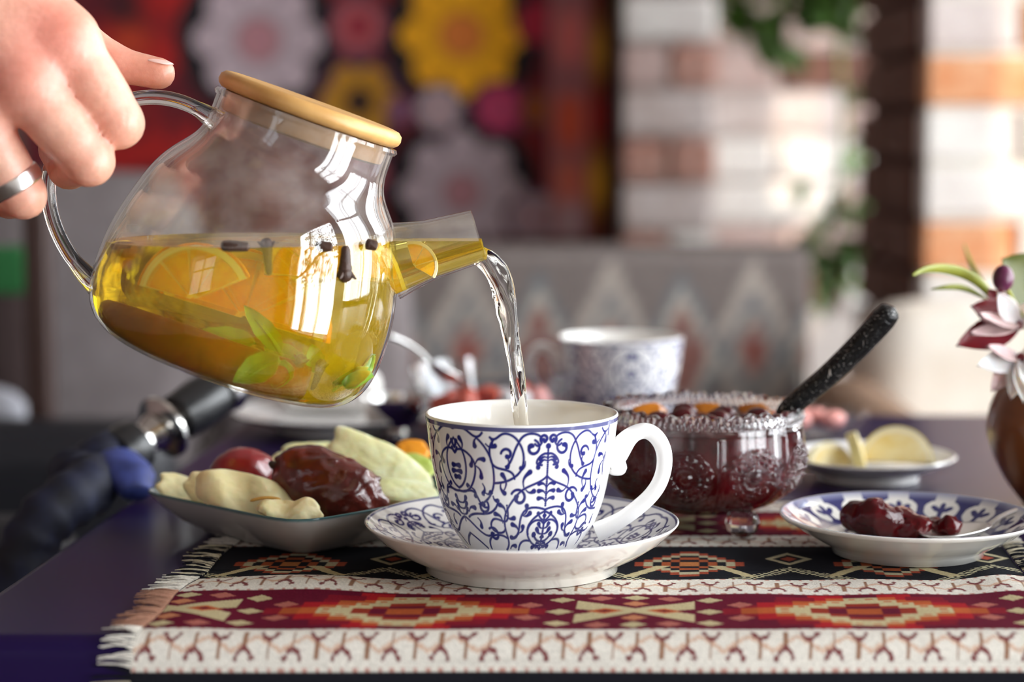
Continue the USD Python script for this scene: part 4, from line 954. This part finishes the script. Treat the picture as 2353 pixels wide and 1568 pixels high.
def petalp(base, tip, wd, n=(0, -1, .2), curl=.12):
    base, tip = np.asarray(base), np.asarray(tip); return leaf(base, tip - base, n, np.linalg.norm(tip - base), wd, curl, 12, .0007)


def flower(label, core, petals, group=None):
    c = P(*core); t = Thing("flower", label, "flower", c, group)
    mouth = vc + (0, 0, vz(770)); t.part("stem", tube(spline([c, (c + mouth) / 2 + (0, .004, -.006), mouth + (0, 0, -.04)], 20), .0013, 8), GL, 40)
    for (x, y, d), wpx, m, nn in petals: t.part("petal", petalp(c, P(x, y, d), wpx * kv, nn), m, True)
    cc2 = trimesh.creation.icosphere(2, .0035); cc2.apply_translation(c); t.part("centre", cc2, RP, True); return t


flower("alstroemeria bloom with dark red and white petals leaning left over the vase", (2340, 745, 1.150), [((2225, 705, 1.14), 78, RP, (0, -1, .4)), ((2268, 660, 1.145), 60, RP, (-.3, -1, .1)), ((2190, 800, 1.13), 74, RP, (.2, -1, .5)), ((2285, 665, 1.12), 46, WP, (0, -1, 0)), ((2240, 735, 1.11), 50, PP, (0, -.8, .8)), ((2225, 780, 1.115), 48, PP, (0, -.6, .9)), ((2400, 690, 1.13), 60, WP, (0, -1, .2))])
flower("white many-petalled bloom drooping over the vase's shoulder", (2345, 825, 1.135), [((2240, 845, 1.12), 55, WP, (0, -1, .5)), ((2275, 905, 1.118), 52, PP, (-.4, -1, .2)), ((2320, 925, 1.11), 42, WP, (-.2, -1, .1)), ((2348, 935, 1.10), 40, WP, (0, -1, .1)), ((2380, 930, 1.10), 42, WP, (.2, -1, .1)), ((2262, 800, 1.12), 40, PP, (0, -.8, .7)), ((2430, 880, 1.11), 52, WP, (.2, -1, .3)), ((2425, 800, 1.12), 52, WP, (.2, -1, .5))])
flower("red bloom behind the others, mostly past the picture's right edge", (2395, 730, 1.19), [((2310, 640, 1.19), 60, RP, (0, -1, .2)), ((2360, 620, 1.2), 60, RP, (0, -1, .2)), ((2450, 640, 1.19), 60, RP, (0, -1, .2)), ((2480, 720, 1.19), 60, RP, (0, -1, .2)), ((2330, 720, 1.17), 50, RP, (0, -1, .2))])


def blade(label, pts, w, mat, nm="leaf_blade"):
    pth = spline([P(*p) for p in pts], 24); T, N, B = frames(pth); x = np.linspace(-1, 1, 5); wd = w / 2 * np.sin(np.linspace(.15, 3.05, 24)) ** .7
    side = np.cross(T, [0, 1.0, 0.25]); side /= np.linalg.norm(side, axis=1, keepdims=True); nn = np.cross(side, T)
    tp = pth[:, None] + wd[:, None, None] * x[None, :, None] * side[:, None] + (np.abs(x) * w * .12)[None, :, None] * nn[:, None]; bt = tp - nn[:, None] * .0007
    g = np.concatenate([tp, bt[:, ::-1]], 1); m = TM(g.reshape(-1, 3), grid_faces(24, 10, wrap_v=True)); m.fix_normals(); single(nm, m, mat, label, "leaf", True)


blade("long olive leaf blade arching left from the flowers", [(2300, 720, 1.15), (2255, 655, 1.15), (2200, 624, 1.14), (2140, 618, 1.13), (2098, 634, 1.12)], .0062, GL)
blade("thin pale leaf blade below the arching one", [(2270, 690, 1.15), (2230, 668, 1.15), (2180, 660, 1.14), (2140, 665, 1.14)], .0036, GL)
blade("faint thin leaf tip pointing up from the flowers", [(2290, 700, 1.2), (2250, 640, 1.22), (2225, 590, 1.24), (2215, 560, 1.24)], .0034, GL)
single("broad_leaf", petalp(P(2420, 690, 1.17), P(2300, 592, 1.16), .034, (0, -1, .1), .05), DG, "broad dark olive leaf at the right edge above the flowers", "leaf", True)
bb = trimesh.creation.icosphere(3, .0065); bb.vertices *= [.9, .9, 1.15]; bb.apply_translation(P(2305, 640, 1.13)); bt_ = Thing("berry", "small dark purple berry bud beside the broad leaf", "berry", P(2305, 640, 1.13))
bt_.part("fruit", bb, M("purple_berry", (.10, .015, .05), .35), True); bt_.part("stem", tube(spline([P(2305, 645, 1.13), P(2335, 700, 1.14), P(2400, 790, 1.16)], 16), .0010, 8), GL, 40)

# ------------------------------------------------------------------ water-pipe hose with metal fittings lying over the table's left edge
NAVY = M("navy_velvet", (.003, .004, .012), .7, var=(.006, .010, .04), scale=60); BLK = M("black_grip", (.012, .012, .013), .3)
a0, a1 = P(270, 1050, 1.235), P(552, 868, 1.31); ad = (a1 - a0) / np.linalg.norm(a1 - a0); L_ = np.linalg.norm(a1 - a0)
hose = Thing("pipe_hose", "blurred navy water-pipe hose with chrome rings and black mouthpiece at the table's left edge", "hose", a0)
pp = lambda t: a0 + ad * L_ * t


def turned(lo, hi, prof): return tube(np.array([pp(lo + (hi - lo) * s) for s, r in prof]), [r for s, r in prof], 28)


hose.part("collar", turned(-.02, .17, [(0, .011), (.1, .0165), (.5, .0175), (.9, .016), (1, .011)]), BLK, 40)
hose.part("chrome_ring", turned(.15, .30, [(0, .0105), (.08, .0125), (.30, .0118), (.45, .0095), (.7, .011), (.95, .0125), (1, .010)]), CHROME, 30)
hose.part("chrome_flange", turned(.31, .47, [(0, .0105), (.1, .0145), (.25, .0205), (.40, .0205), (.55, .0140), (.75, .0115), (1, .0100)]), CHROME, 30)
hose.part("grip", turned(.46, .82, [(0, .0105), (.06, .0150), (.5, .0165), (.9, .0155), (1, .0110)]), BLK, 40)
hose.part("chrome_ring", turned(.81, .96, [(0, .0105), (.1, .0155), (.5, .0168), (.9, .0150), (1, .009)]), CHROME, 30)
hose.part("mouthpiece", turned(.95, 1.30, [(0, .0085), (.3, .0095), (.7, .0070), (.9, .0060), (1, .0035)]), BLK, 40)
hz = spline([a0 + ad * .004, a0 - ad * .03, P(215, 1110, 1.20), P(120, 1180, 1.17), P(40, 1330, 1.16), P(-60, 1700, 1.18), P(-110, 2400, 1.20)], 90)
hose.part("hose", tube(hz, .0165 + .0014 * np.sin(np.arange(90) * 2.1), 28), NAVY, True)
cl_ = spline([P(300, 1075, 1.21), P(330, 1120, 1.195), P(345, 1160, 1.19)], 20)
hose.part("cloth_sleeve", tube(spline([P(250, 1062, 1.225), P(285, 1085, 1.205), P(305, 1110, 1.19), P(312, 1135, 1.182)], 24), np.interp(np.linspace(0, 1, 24), [0, .2, .7, 1], [.010, .017, .015, .009]), 24, .7), M("blue_velvet", (.012, .02, .10), .6, var=(.05, .075, .30), scale=80), True)

# ------------------------------------------------------------------ the room
PLAST = M("lime_plaster", (.50, .44, .40), .9, var=(.56, .50, .46), scale=4, bump=.2); FLOORM = M("dark_boards", (.045, .028, .02), .5, var=(.07, .045, .03), scale=12); CEIL = M("ceiling_paint", (.32, .27, .24), .9)
XL, XR, YB, YF, ZC = -2.0, 1.6, 2.42, -2.6, 2.9


def struct(name, mesh, mat, label, cat=None, smooth=False): return single(name, mesh, mat, label, cat or name.split("_")[0], smooth, kind="structure")


struct("floor", box(XR - XL + .2, YB - YF + .2, .06, ((XL + XR) / 2, (YB + YF) / 2, -.03)), FLOORM, "dark wooden floor of the tea room", "floor")
struct("ceiling", box(XR - XL + .2, YB - YF + .2, .06, ((XL + XR) / 2, (YB + YF) / 2, ZC + .03)), CEIL, "dim ceiling of the tea room", "ceiling")
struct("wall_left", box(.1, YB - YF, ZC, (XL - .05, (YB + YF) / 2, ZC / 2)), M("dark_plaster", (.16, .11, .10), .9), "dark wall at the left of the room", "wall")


def holed(axis, at, lo, hi, holes):
    """wall of blocks around rectangular openings: (a0, a1, z0, z1)"""
    w = tri(box(hi - lo, .12, ZC, ((lo + hi) / 2, 0, ZC / 2)))
    for a0_, a1_, z0_, z1_ in holes: w = w - tri(box(a1_ - a0_, .5, z1_ - z0_, ((a0_ + a1_) / 2, 0, (z0_ + z1_) / 2)))
    m = back(w)
    if axis == "x": m.vertices = np.stack([at - m.vertices[:, 1], m.vertices[:, 0], m.vertices[:, 2]], 1)
    else: m.vertices = m.vertices + [0, at, 0]
    m.fix_normals(); return m


WIN = [(-1.95, -.45, .08, 1.92), (-.22, .85, .6, 2.6), (1.28, 2.32, .6, 2.6)]  # last opening is added to let light onto the back bricks
struct("wall_right", holed("x", XR + .06, YF, YB, WIN), PLAST, "plastered wall with tall windows at the right of the room", "wall")
WIN3 = [(-1.92, -.95, 1.3, 2.35)]
struct("wall_front", holed("y", YF - .06, XL, XR, WIN3), PLAST, "plastered wall behind the photographer", "wall")
FRM = M("window_frame_paint", (.18, .10, .06), .5); PANE = pane("window_pane", (1, 1, 1), .03, .6)


def window(ax, at, a0_, a1_, z0_, z1_, label):
    t = Thing("window", label, "window", (at, (a0_ + a1_) / 2, z0_) if ax == "x" else ((a0_ + a1_) / 2, at, z0_), kind="structure")
    def bx(a, b, c, d, th): return box(th, b - a, d - c, (at, (a + b) / 2, (c + d) / 2)) if ax == "x" else box(b - a, th, d - c, ((a + b) / 2, at, (c + d) / 2))
    for q in ((a0_, a1_, z0_, z0_ + .05), (a0_, a1_, z1_ - .05, z1_), (a0_, a0_ + .05, z0_ + .05, z1_ - .05), (a1_ - .05, a1_, z0_ + .05, z1_ - .05)): t.part("frame_bar", bx(*q, .06), FRM)
    n = max(2, round((a1_ - a0_) / .5)); zz_ = z0_ + (z1_ - z0_) * .62
    xs = np.linspace(a0_ + .05, a1_ - .05, n + 1)
    for x in xs[1:-1]: t.part("mullion", bx(x - .02, x + .02, z0_ + .05, z1_ - .05, .05), FRM)
    for i in range(n): t.part("pane", bx(xs[i] + .02, xs[i + 1] - .02, z0_ + .05, z1_ - .05, .004), PANE)
    for i in range(n): t.part("transom", bx(xs[i] + .02, xs[i + 1] - .02, zz_ - .018, zz_ + .018, .045), FRM)


for i, q in enumerate(WIN): window("x", XR + .06, *q, ("wide window at the right, behind the camera", "tall window at the right before the brick pillar", "added unseen window behind the brick pillar to brighten the back wall")[i])
window("y", YF - .06, *WIN3[0], "window in the wall behind the camera")
# tree outside the wide window, seen only in reflections
tr = Thing("garden_tree", "leafy tree outside the wide window, mirrored in the teapot's shoulder", "tree", (1.85, -1.2, 0))
tr.part("trunk", tube(spline([(1.95, -1.75, 0), (1.92, -1.7, 1.0), (1.95, -1.55, 1.9), (1.9, -1.3, 2.5)], 20), np.linspace(.05, .02, 20), 10), M("bark", (.1, .07, .05), .9), 40)
lv_, N_ = [], 420
for k in range(N_):
    c = np.array([1.84 + .12 * rng.random(), -1.9 + 1.5 * rng.random() ** 1.2, .95 + 1.0 * rng.random()]); d = rng.normal(0, 1, 3); nn = rng.normal(0, 1, 3) + [2, 0, 0]
    lv_.append(leaf(c, d, nn, .07 + .05 * rng.random(), .04, .1, 4))
tr.part("foliage", trimesh.util.concatenate(lv_), DG, True, kind="stuff")

# back wall: whitewashed brick with two proud piers; every brick that shows is a part
BR = [M("brick_whitewashed", (.66, .58, .55), .9, var=(.52, .42, .38), scale=14, bump=.4, bscale=50), M("brick_white", (.80, .77, .72), .85, var=(.70, .64, .60), scale=18, bump=.3, bscale=50), M("brick_pink", (.52, .36, .32), .9, var=(.60, .46, .42), scale=16, bump=.4, bscale=50),
      M("brick_red", (.42, .18, .13), .9, var=(.52, .32, .26), scale=20, bump=.4, bscale=50), M("brick_orange", (.62, .22, .08), .9, var=(.74, .42, .24), scale=30, bump=.4, bscale=60), M("brick_brown_and_shade", (.13, .052, .035), .9, var=(.19, .09, .065), scale=18, bump=.4, bscale=50)]  # the brown one also carries the pillar's painted side shade
MORT = M("mortar", (.56, .50, .46), .95); MORTD = M("earth_mortar", (.12, .06, .045), .95)
wb = Thing("wall_back", "whitewashed brick back wall between the wall hanging and the brick pillar", "wall", ((XL + XR) / 2, YB, 0), kind="structure")
wb.part("mortar", box(XR - XL + .2, .1, ZC, ((XL + XR) / 2, YB + .062, ZC / 2)), MORT)


def bricks(t, x0, x1, z0, z1, yface, rowh, ln, kinds, th=.05, jit=.004, wts=None, sides=None):
    r, z = 0, z0
    while z < z1:
        x = x0 - (ln / 2 if r % 2 else 0)
        while x < x1 - .01:
            a, b = max(x, x0), min(x + ln - .010, x1)
            if b - a > .02:
                j = rng.random() * jit; t.part("brick", cbox(b - a, th, rowh - .010, .004, ((a + b) / 2, yface + th / 2 + j, z + rowh / 2)), BR[rng.choice(kinds, p=wts)])
            x += ln
        z += rowh; r += 1


D3 = YB + 1
X_ = lambda px, d: (px - W / 2) * K * d
bricks(wb, X_(1640, D3), X_(2120, D3), .66, 1.36, YB - .002, .073, .22, [0, 2, 3, 1, 5], wts=[.34, .32, .12, .14, .08])
DP = 3.2; YP = DP - 1
pier = Thing("brick_pier", "whitewashed brick pier beside the red wall hanging", "pier", (X_(1535, DP), YP, 0), kind="structure")
pier.part("core", box(X_(1640, DP) - X_(1432, DP) - .012, YB - YP - .03, 1.75, (X_(1536, DP), (YP + YB) / 2 + .008, .875)), MORT)
bricks(pier, X_(1430, DP), X_(1642, DP), .66, 1.40, YP, .073, .152, [0, 1, 2, 3], wts=[.40, .34, .18, .08])
# sunlit pillar at the right: front face in the sun, left side's shade put into dark brown bricks
D4 = 2.45; Y4 = D4 - 1; x4 = X_(2114, D4)
pil = Thing("brick_pillar", "massive brick pillar, front face sunlit and limewashed, left side with its shade painted dark brown", "pillar", (x4 + .35, Y4 + .2, 0), kind="structure")
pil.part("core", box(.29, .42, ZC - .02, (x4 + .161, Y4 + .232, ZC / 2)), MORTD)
for r in range(14):
    z = .66 + r * .066
    x = x4 - (.0 if r % 2 else .0); k = 0
    L0 = [.115, .235][r % 2]
    while x < x4 + .30:
        b = min(x + (L0 if k == 0 else .235), x4 + .32); pil.part("brick", cbox(b - x - .009, .05, .057, .004, ((x + b) / 2, Y4 + .0 + .025 - rng.random() * .003, z + .033)), BR[4 if (r == 6 and x > X_(2225, D4)) or (r == 5 and k == 0) or (r in (0, 2) and k == 0) or (r == 8 and k == 1) else rng.choice([1, 0], p=[.8, .2])]); x = b; k += 1
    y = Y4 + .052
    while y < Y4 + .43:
        b = min(y + [.115, .22][(r + 1) % 2], Y4 + .44); pil.part("brick", cbox(.05, b - y - .009, .057, .004, (x4 + .0255 - rng.random() * .004, (y + b) / 2, z + .033)), BR[5]); y = b  # side bricks coloured dark to hold the shade
    pil.part("joint", box(.30, .04, .010, (x4 + .16, Y4 + .030, z + .0005)), M("white_mortar", (.74, .70, .62), .95) if r == 0 else UsdShade.Material.Get(stage, "/World/Looks/white_mortar"))

# ------------------------------------------------------------------ embroidered wall hanging
DS = 3.3
nx, nz = 330, 300
hx, hzp = np.linspace(60, 1424, nx), np.linspace(-520, 565, nz); HX, HZ = np.meshgrid(hx, hzp, indexing="ij"); qx, qz = HX.ravel(), HZ.ravel()
sc_ = np.tile([.11, .004, .010], (len(qx), 1)); sc_ = mixc(sc_, [.20, .006, .008], (meshkit.noise(np.stack([qx / 130, qz / 130, 0 * qx], -1), 4) > .55) * .8)
sc_ = mixc(sc_, [.40, .008, .006], ((qx < 460) & (qx > 170)) * np.clip(meshkit.fbm(np.stack([qx / 90, qz / 70, 0 * qx], -1), 2, 12) * 3.2 - 1.0, 0, 1)); sc_ = mixc(sc_, [.03, .004, .008], np.exp(-((qx - 300) / 45) ** 2 - ((qz - 30) / 60) ** 2)); sc_ = mixc(sc_, [.55, .05, .01], np.exp(-((qx - 310) / 40) ** 2 - ((qz - 100) / 35) ** 2))
INKC, MAUV, ROSE, GOLD, GOLD2 = [.008, .003, .006], [.48, .37, .40], [.48, .10, .11], [.92, .42, .004], [.60, .28, .02]


def med(cx, cz, R, pet, core, n=8, ring=INKC, rc=.3, ring_w=.26):
    global sc_
    r, a = np.hypot(qx - cx, qz - cz) / R, np.arctan2(qz - cz, qx - cx)
    sc_ = mixc(sc_, ring, (r < 1 + ring_w) * 1.0); pr = .80 + .20 * np.abs(np.cos(a * n / 2))
    sc_ = mixc(sc_, pet, (r < pr) * 1.0); sc_ = mixc(sc_, np.asarray(pet) * .55, ((r < pr) & (np.abs(np.cos(a * n / 2)) < .25) & (r > .4)) * .7)
    sc_ = mixc(sc_, core, (r < rc) * 1.0); sc_ = mixc(sc_, ring, ((r > rc * .95) & (r < rc * 1.12)) * .5)


for cx, cz, R, pt, co, rc in ((600, 95, 148, MAUV, [.42, .19, .21], .34), (1062, 440, 142, MAUV, [.42, .19, .21], .30), (1062, 85, 142, GOLD, [.72, .20, .03], .34), (600, -270, 148, GOLD, ROSE, .3), (1062, -270, 142, MAUV, ROSE, .3), (200, -200, 140, MAUV, ROSE, .3)): med(cx, cz, R, pt, co, 8, INKC, rc)
for cx, cz, R, pt, co, rc in ((828, 235, 88, [.52, .24, .012], [.035, .012, .004], .36), (828, 65, 62, ROSE, [.34, .02, .04], .45), (828, -110, 88, [.52, .24, .012], [.04, .012, .01], .36), (828, 400, 62, ROSE, [.30, .02, .04], .45), (1010, 252, 52, [.50, .38, .40], ROSE, .2), (1150, 250, 56, [.55, .04, .13], [.6, .10, .2], .3), (1235, 252, 40, [.30, .07, .01], ROSE, .1), (1238, 55, 50, [.45, .008, .03], [.5, .05, .1], .3), (920, 255, 30, [.25, .1, .18], ROSE, .2), (1225, 500, 60, [.45, .32, .36], ROSE, .2)): med(cx, cz, R, pt, co, 6, [.10, .03, .06], rc, .14)
bd = (qx > 1262) & (qx < 1350); sc_ = mixc(sc_, [.40, .15, .16], bd * 1.0)
for z, k in ((-300, ROSE), (-120, [.80, .10, .03]), (90, [.85, .20, .18]), (280, [.85, .12, .05]), (430, [.85, .20, .12]), (520, [.62, .42, .45])): sc_ = mixc(sc_, k, bd * np.exp(-((qx - 1308) / 34) ** 4 - ((qz - z) / 62) ** 4))
b2 = (qx >= 1350) & (qx < 1392); sc_ = mixc(sc_, [.16, .02, .01], b2 * 1.0)
for z, k in ((-200, GOLD2), (120, GOLD2), (270, [.40, .01, .005]), (420, [.85, .42, .02])): sc_ = mixc(sc_, k, b2 * np.exp(-((qz - z) / 60) ** 2))
sc_ = mixc(sc_, [.016, .014, .02], (qx >= 1392) * 1.0); sc_ = mixc(sc_, [.10, .02, .02], ((qz > 545)) * 1.0)
sv2 = np.array([CAM[0] + (qx - W / 2) * K * DS, np.full(len(qx), DS - 1.0), CAM[2] + (290 - qz) * K * DS]).T; sv2[:, 1] += .004 * np.sin(qx / 90.) - .004
fs = grid_faces(nx, nz)[:, ::-1]; bk = sv2 + [0, .006, 0]; bi = len(sv2); ring = np.r_[np.arange(nz), np.arange(1, nx) * nz + nz - 1, (nx - 1) * nz + np.arange(nz - 2, -1, -1), np.arange(nx - 2, 0, -1) * nz]
hv = np.vstack([sv2, bk]); hf = np.vstack([fs, fs[:, ::-1] + bi, np.stack([ring, np.roll(ring, -1), np.roll(ring, -1) + bi, ring + bi], 1)])
hmesh = TM(hv, hf, False); single("wall_hanging", hmesh, WALLCLOTH, "dark red embroidered wall hanging with large grey and golden flower medallions", "wall hanging", True, np.vstack([sc_, sc_]))
single("hanging_rod", tube(np.array([[X_(60, DS), DS - 1.0, CAM[2] + 820 * K * DS], [X_(1424, DS), DS - 1.0, CAM[2] + 820 * K * DS]]), .012, 16), VW, "wooden rod carrying the wall hanging, above the picture", "rod", 40)

# ------------------------------------------------------------------ sofa covered in kilim cloth, cushions, chair
def kilim(x, z):
    """greyed kilim colours over metres"""
    c = np.tile([.155, .125, .115], (len(x), 1)); P_ = .17; u = ((x - X_(1730, 2.45)) / P_ + .5) % 1 - .5; w = (z - .705) / .15
    n = np.abs(u) * 2 + np.abs(w) * .9; st_ = np.floor(n * 9) / 9
    c = mixc(c, [.36, .31, .27], (st_ < .62) * 1.0); c = mixc(c, [.155, .15, .16], (st_ < .40) * 1.0); c = mixc(c, [.33, .30, .26], (st_ < .30) * 1.0); c = mixc(c, [.24, .06, .045], (st_ < .16) * 1.0)
    v = np.abs(np.abs(u) - .5) * 2 + np.abs(w + .05) * .9; sv_ = np.floor(v * 8) / 8
    c = mixc(c, [.20, .075, .06], (sv_ < .26) * 1.0); c = mixc(c, [.40, .36, .31], ((sv_ >= .26) & (sv_ < .38)) * 1.0); c = mixc(c, [.13, .14, .15], ((sv_ >= .5) & (sv_ < .62)) * 1.0)
    r2 = np.abs(((z - .42) / .10) % 1 - .5); c = mixc(c, [.24, .20, .185], (r2 > .44) * .8); c = c * .9 + np.array([.19, .165, .15]) * .1
    return c


D5 = 2.45; Y5 = D5 - 1
sx0, sx1 = -1.75, X_(1862, D5)
sofa = Thing("sofa", "low sofa upholstered in greyish kilim cloth behind the table", "sofa", ((sx0 + sx1) / 2, Y5, 0))
gx, gz = np.linspace(sx0, sx1, 260), np.linspace(.42, .822, 60); GX, GZ = np.meshgrid(gx, gz, indexing="ij"); bulge = .035 * np.sin((GZ - .42) / .402 * math.pi) ** .5 * np.abs(np.sin((GX - sx0) / (sx1 - sx0) * math.pi * 3)) ** .3
fr = np.stack([GX, Y5 - bulge, GZ], -1); ba = np.stack([GX[:, ::-1], Y5 + .14 + 0 * GX, GZ[:, ::-1]], -1); ga = np.concatenate([fr, ba], 1); gg = np.concatenate([ga[:1] * [1, 1, 1], ga, ga[-1:]], 0)
gv = gg.reshape(-1, 3); bm_ = TM(gv, grid_faces(gg.shape[0], gg.shape[1], wrap_v=True), False); bm_.fix_normals()
KIL = M("kilim_cloth", rough=.95, attr=True, var=(.78, .78, .78), scale=90)
sofa.part("backrest", bm_, KIL, True, kilim(gv[:, 0], gv[:, 2]))
sg = rbox(sx1 - sx0, .55, .14, .03, ((sx0 + sx1) / 2, Y5 - .24, .34)); sg = sg.subdivide().subdivide(); sofa.part("seat", sg, KIL, True, kilim(sg.vertices[:, 0], sg.vertices[:, 1] + .3))
sofa.part("base", rbox(sx1 - sx0 - .04, .56, .20, .01, ((sx0 + sx1) / 2, Y5 - .16, .165)), VW, 30)
for x in (sx0 + .08, sx1 - .08):
    for y in (Y5 - .38, Y5 + .06): sofa.part("leg", rbox(.05, .05, .07, .006, (x, y, .035)), VW, 30)
GREY = M("grey_linen", (.13, .108, .108), .95, var=(.17, .145, .145), scale=30)
CREAMC = M("cream_linen", (.72, .66, .58), .95, var=(.64, .57, .48), scale=24); WHITEC = M("pale_linen", (.30, .30, .33), .95, var=(.26, .255, .28), scale=20); BROWNC = M("brown_cloth", (.16, .085, .045), .95, var=(.24, .14, .08), scale=10)


def cushion(label, c, sx_, sz_, th, mat, tilt=.2, rz=0, seed=1):
    b = trimesh.creation.icosphere(5, 1); v = b.vertices; x, y, z = v.T; p = 3.2
    sup = lambda t: np.sign(t) * np.abs(t) ** .42
    w = np.stack([sup(x) * sx_ / 2, y * th / 2, sup(z) * sz_ / 2], 1); w += .006 * (meshkit.fbm(w * 14, 2, seed)[:, None] - .5); m = trimesh.Trimesh(w, b.faces, process=False)
    m.apply_transform(trimesh.transformations.euler_matrix(-tilt, 0, rz)); m.apply_translation(c); return single("cushion", m, mat, label, "cushion", True)


DC5 = 2.36
zc_ = lambda py, d: CAM[2] + (290 - py) * K * d
cushion("tall grey cushion against the sofa's left, seen between hand and teapot", (X_(210, 2.3), 1.25, zc_(760, 2.3)), .26, .36, .11, GREY, .12, .1, 3)
cushion("grey cushion on the sofa behind the teapot", (X_(735, 2.34), 1.25, zc_(830, 2.34)), .22, .30, .10, GREY, .15, -.05, 4)
cushion("dark cushion low between the grey cushions", (X_(255, 2.2), 1.03, .55), .17, .24, .08, M("dark_linen", (.07, .055, .055), .95), .2, 0, 9)
cushion("pale bluish cushion at the far left edge", (X_(-160, 2.0), .96, zc_(1080, 2.0)), .20, .17, .12, WHITEC, .1, .2, 5)
cushion("dark brown cushion at the far left edge behind the hand", (X_(-60, 2.12), 1.09, .62), .150, .41, .08, M("dark_brown_cloth", (.022, .010, .009), .95), .1, .1, 7)
gcl = rbox(.046, .030, .048, .008, (X_(5, 2.04), 1.043, zc_(620, 2.04)), 3, (8, 0, 12)); single("folded_cloth", gcl, M("green_cloth", (.004, .075, .013), .9), "small folded green cloth tucked against the dark brown cushion at the left edge", "cloth", 40)
# cream armchair bolster in the sun right of the sofa
arm = Thing("armchair", "sunlit cream armchair right of the sofa under the brick pillar", "armchair", (X_(2200, 2.2), 1.2, 0))
xa, xb = X_(1990, 2.2), X_(2560, 2.2)
arm.part("backrest", rbox(xb - xa, .16, .44, .07, ((xa + xb) / 2, 1.30, zc_(700, 2.25) - .22), 5), CREAMC, 40)
arm.part("seat", rbox(xb - xa + .02, .46, .14, .05, ((xa + xb) / 2, 1.02, .37), 4), CREAMC, 40)
arm.part("armrest", rbox(.10, .46, .26, .045, (X_(1965, 2.2), 1.06, .565), 4), BROWNC, 40)
for x in (xa + .05, xb - .05):
    for y in (.84, 1.2): arm.part("leg", rbox(.045, .045, .31, .006, (x, y, .155)), VW, 30)
# dark chair at the left end of the table
DKC = M("dark_leather", (.006, .006, .010), .55); chx, chy = -.57, .68
chair = Thing("chair", "dark leather chair with a wooden back post in the shade left of the table", "chair", (chx, chy, 0))
chair.part("seat", rbox(.50, .46, .10, .03, (chx, chy, .46)), DKC, 40)
chair.part("armrest", rbox(.46, .09, .18, .04, (chx + .03, chy + .20, .61), 4), DKC, 40); chair.part("armrest", rbox(.46, .09, .18, .04, (chx + .03, chy - .22, .60), 4), DKC, 40)
chair.part("backrest", rbox(.09, .44, .40, .04, (chx - .26, chy, .70), 4), DKC, 40)
POSTW = M("dark_post_wood", (.035, .014, .010), .5)
chair.part("back_post", rbox(.024, .024, .93, .005, (X_(86, 1.92), .92, .465)), POSTW, 40); chair.part("stretcher", rbox(.024, .10, .024, .004, (X_(86, 1.92), .87, .56)), POSTW, 40)
for x in (-.20, .20):
    for y in (-.19, .19): chair.part("leg", rbox(.04, .04, .42, .006, (chx + x, chy + y, .21)), VW, 30)

# trailing plants on the back wall
VINE = M("vine_leaf", (.030, .085, .004), .55, var=(.06, .13, .008), scale=20)


def vine(label, d, pts, n, spread, seed, L=.07, thin=(2, 2)):
    r = np.random.default_rng(seed); pth = spline([P(*p, d) for p in pts], 60); t = Thing("trailing_plant", label, "plant", pth[0])
    t.part("stem", tube(pth, .004, 8), GL, 40)
    for k in range(n):
        i = r.integers(0, 60); i = r.integers(0, 60) if thin[0] < i / 60 < thin[1] else i
        if thin[0] < i / 60 < thin[1] and r.random() < .8: continue
        c = pth[i] + r.normal(0, spread, 3) * [1, .25, 1]; dd_ = r.normal(0, 1, 3) + [0, -.6, -.8]
        t.part("leaf", leaf(c, dd_, r.normal(0, .4, 3) + [0, -1, .3], L * (.7 + .6 * r.random()), L * .55, .15, 7, .001), VINE, True)


vine("green plant trailing along the top of the brick wall", 3.30, [(1560, -100), (1650, -30), (1740, 0), (1850, -70)], 60, .036, 2)
vine("green trailing plant hanging down beside the brick pillar", 3.27, [(1965, -120), (1950, -20), (1930, 80), (1940, 250), (1932, 470), (1925, 580), (1900, 650)], 80, .022, 3, .055, (.22, .66))
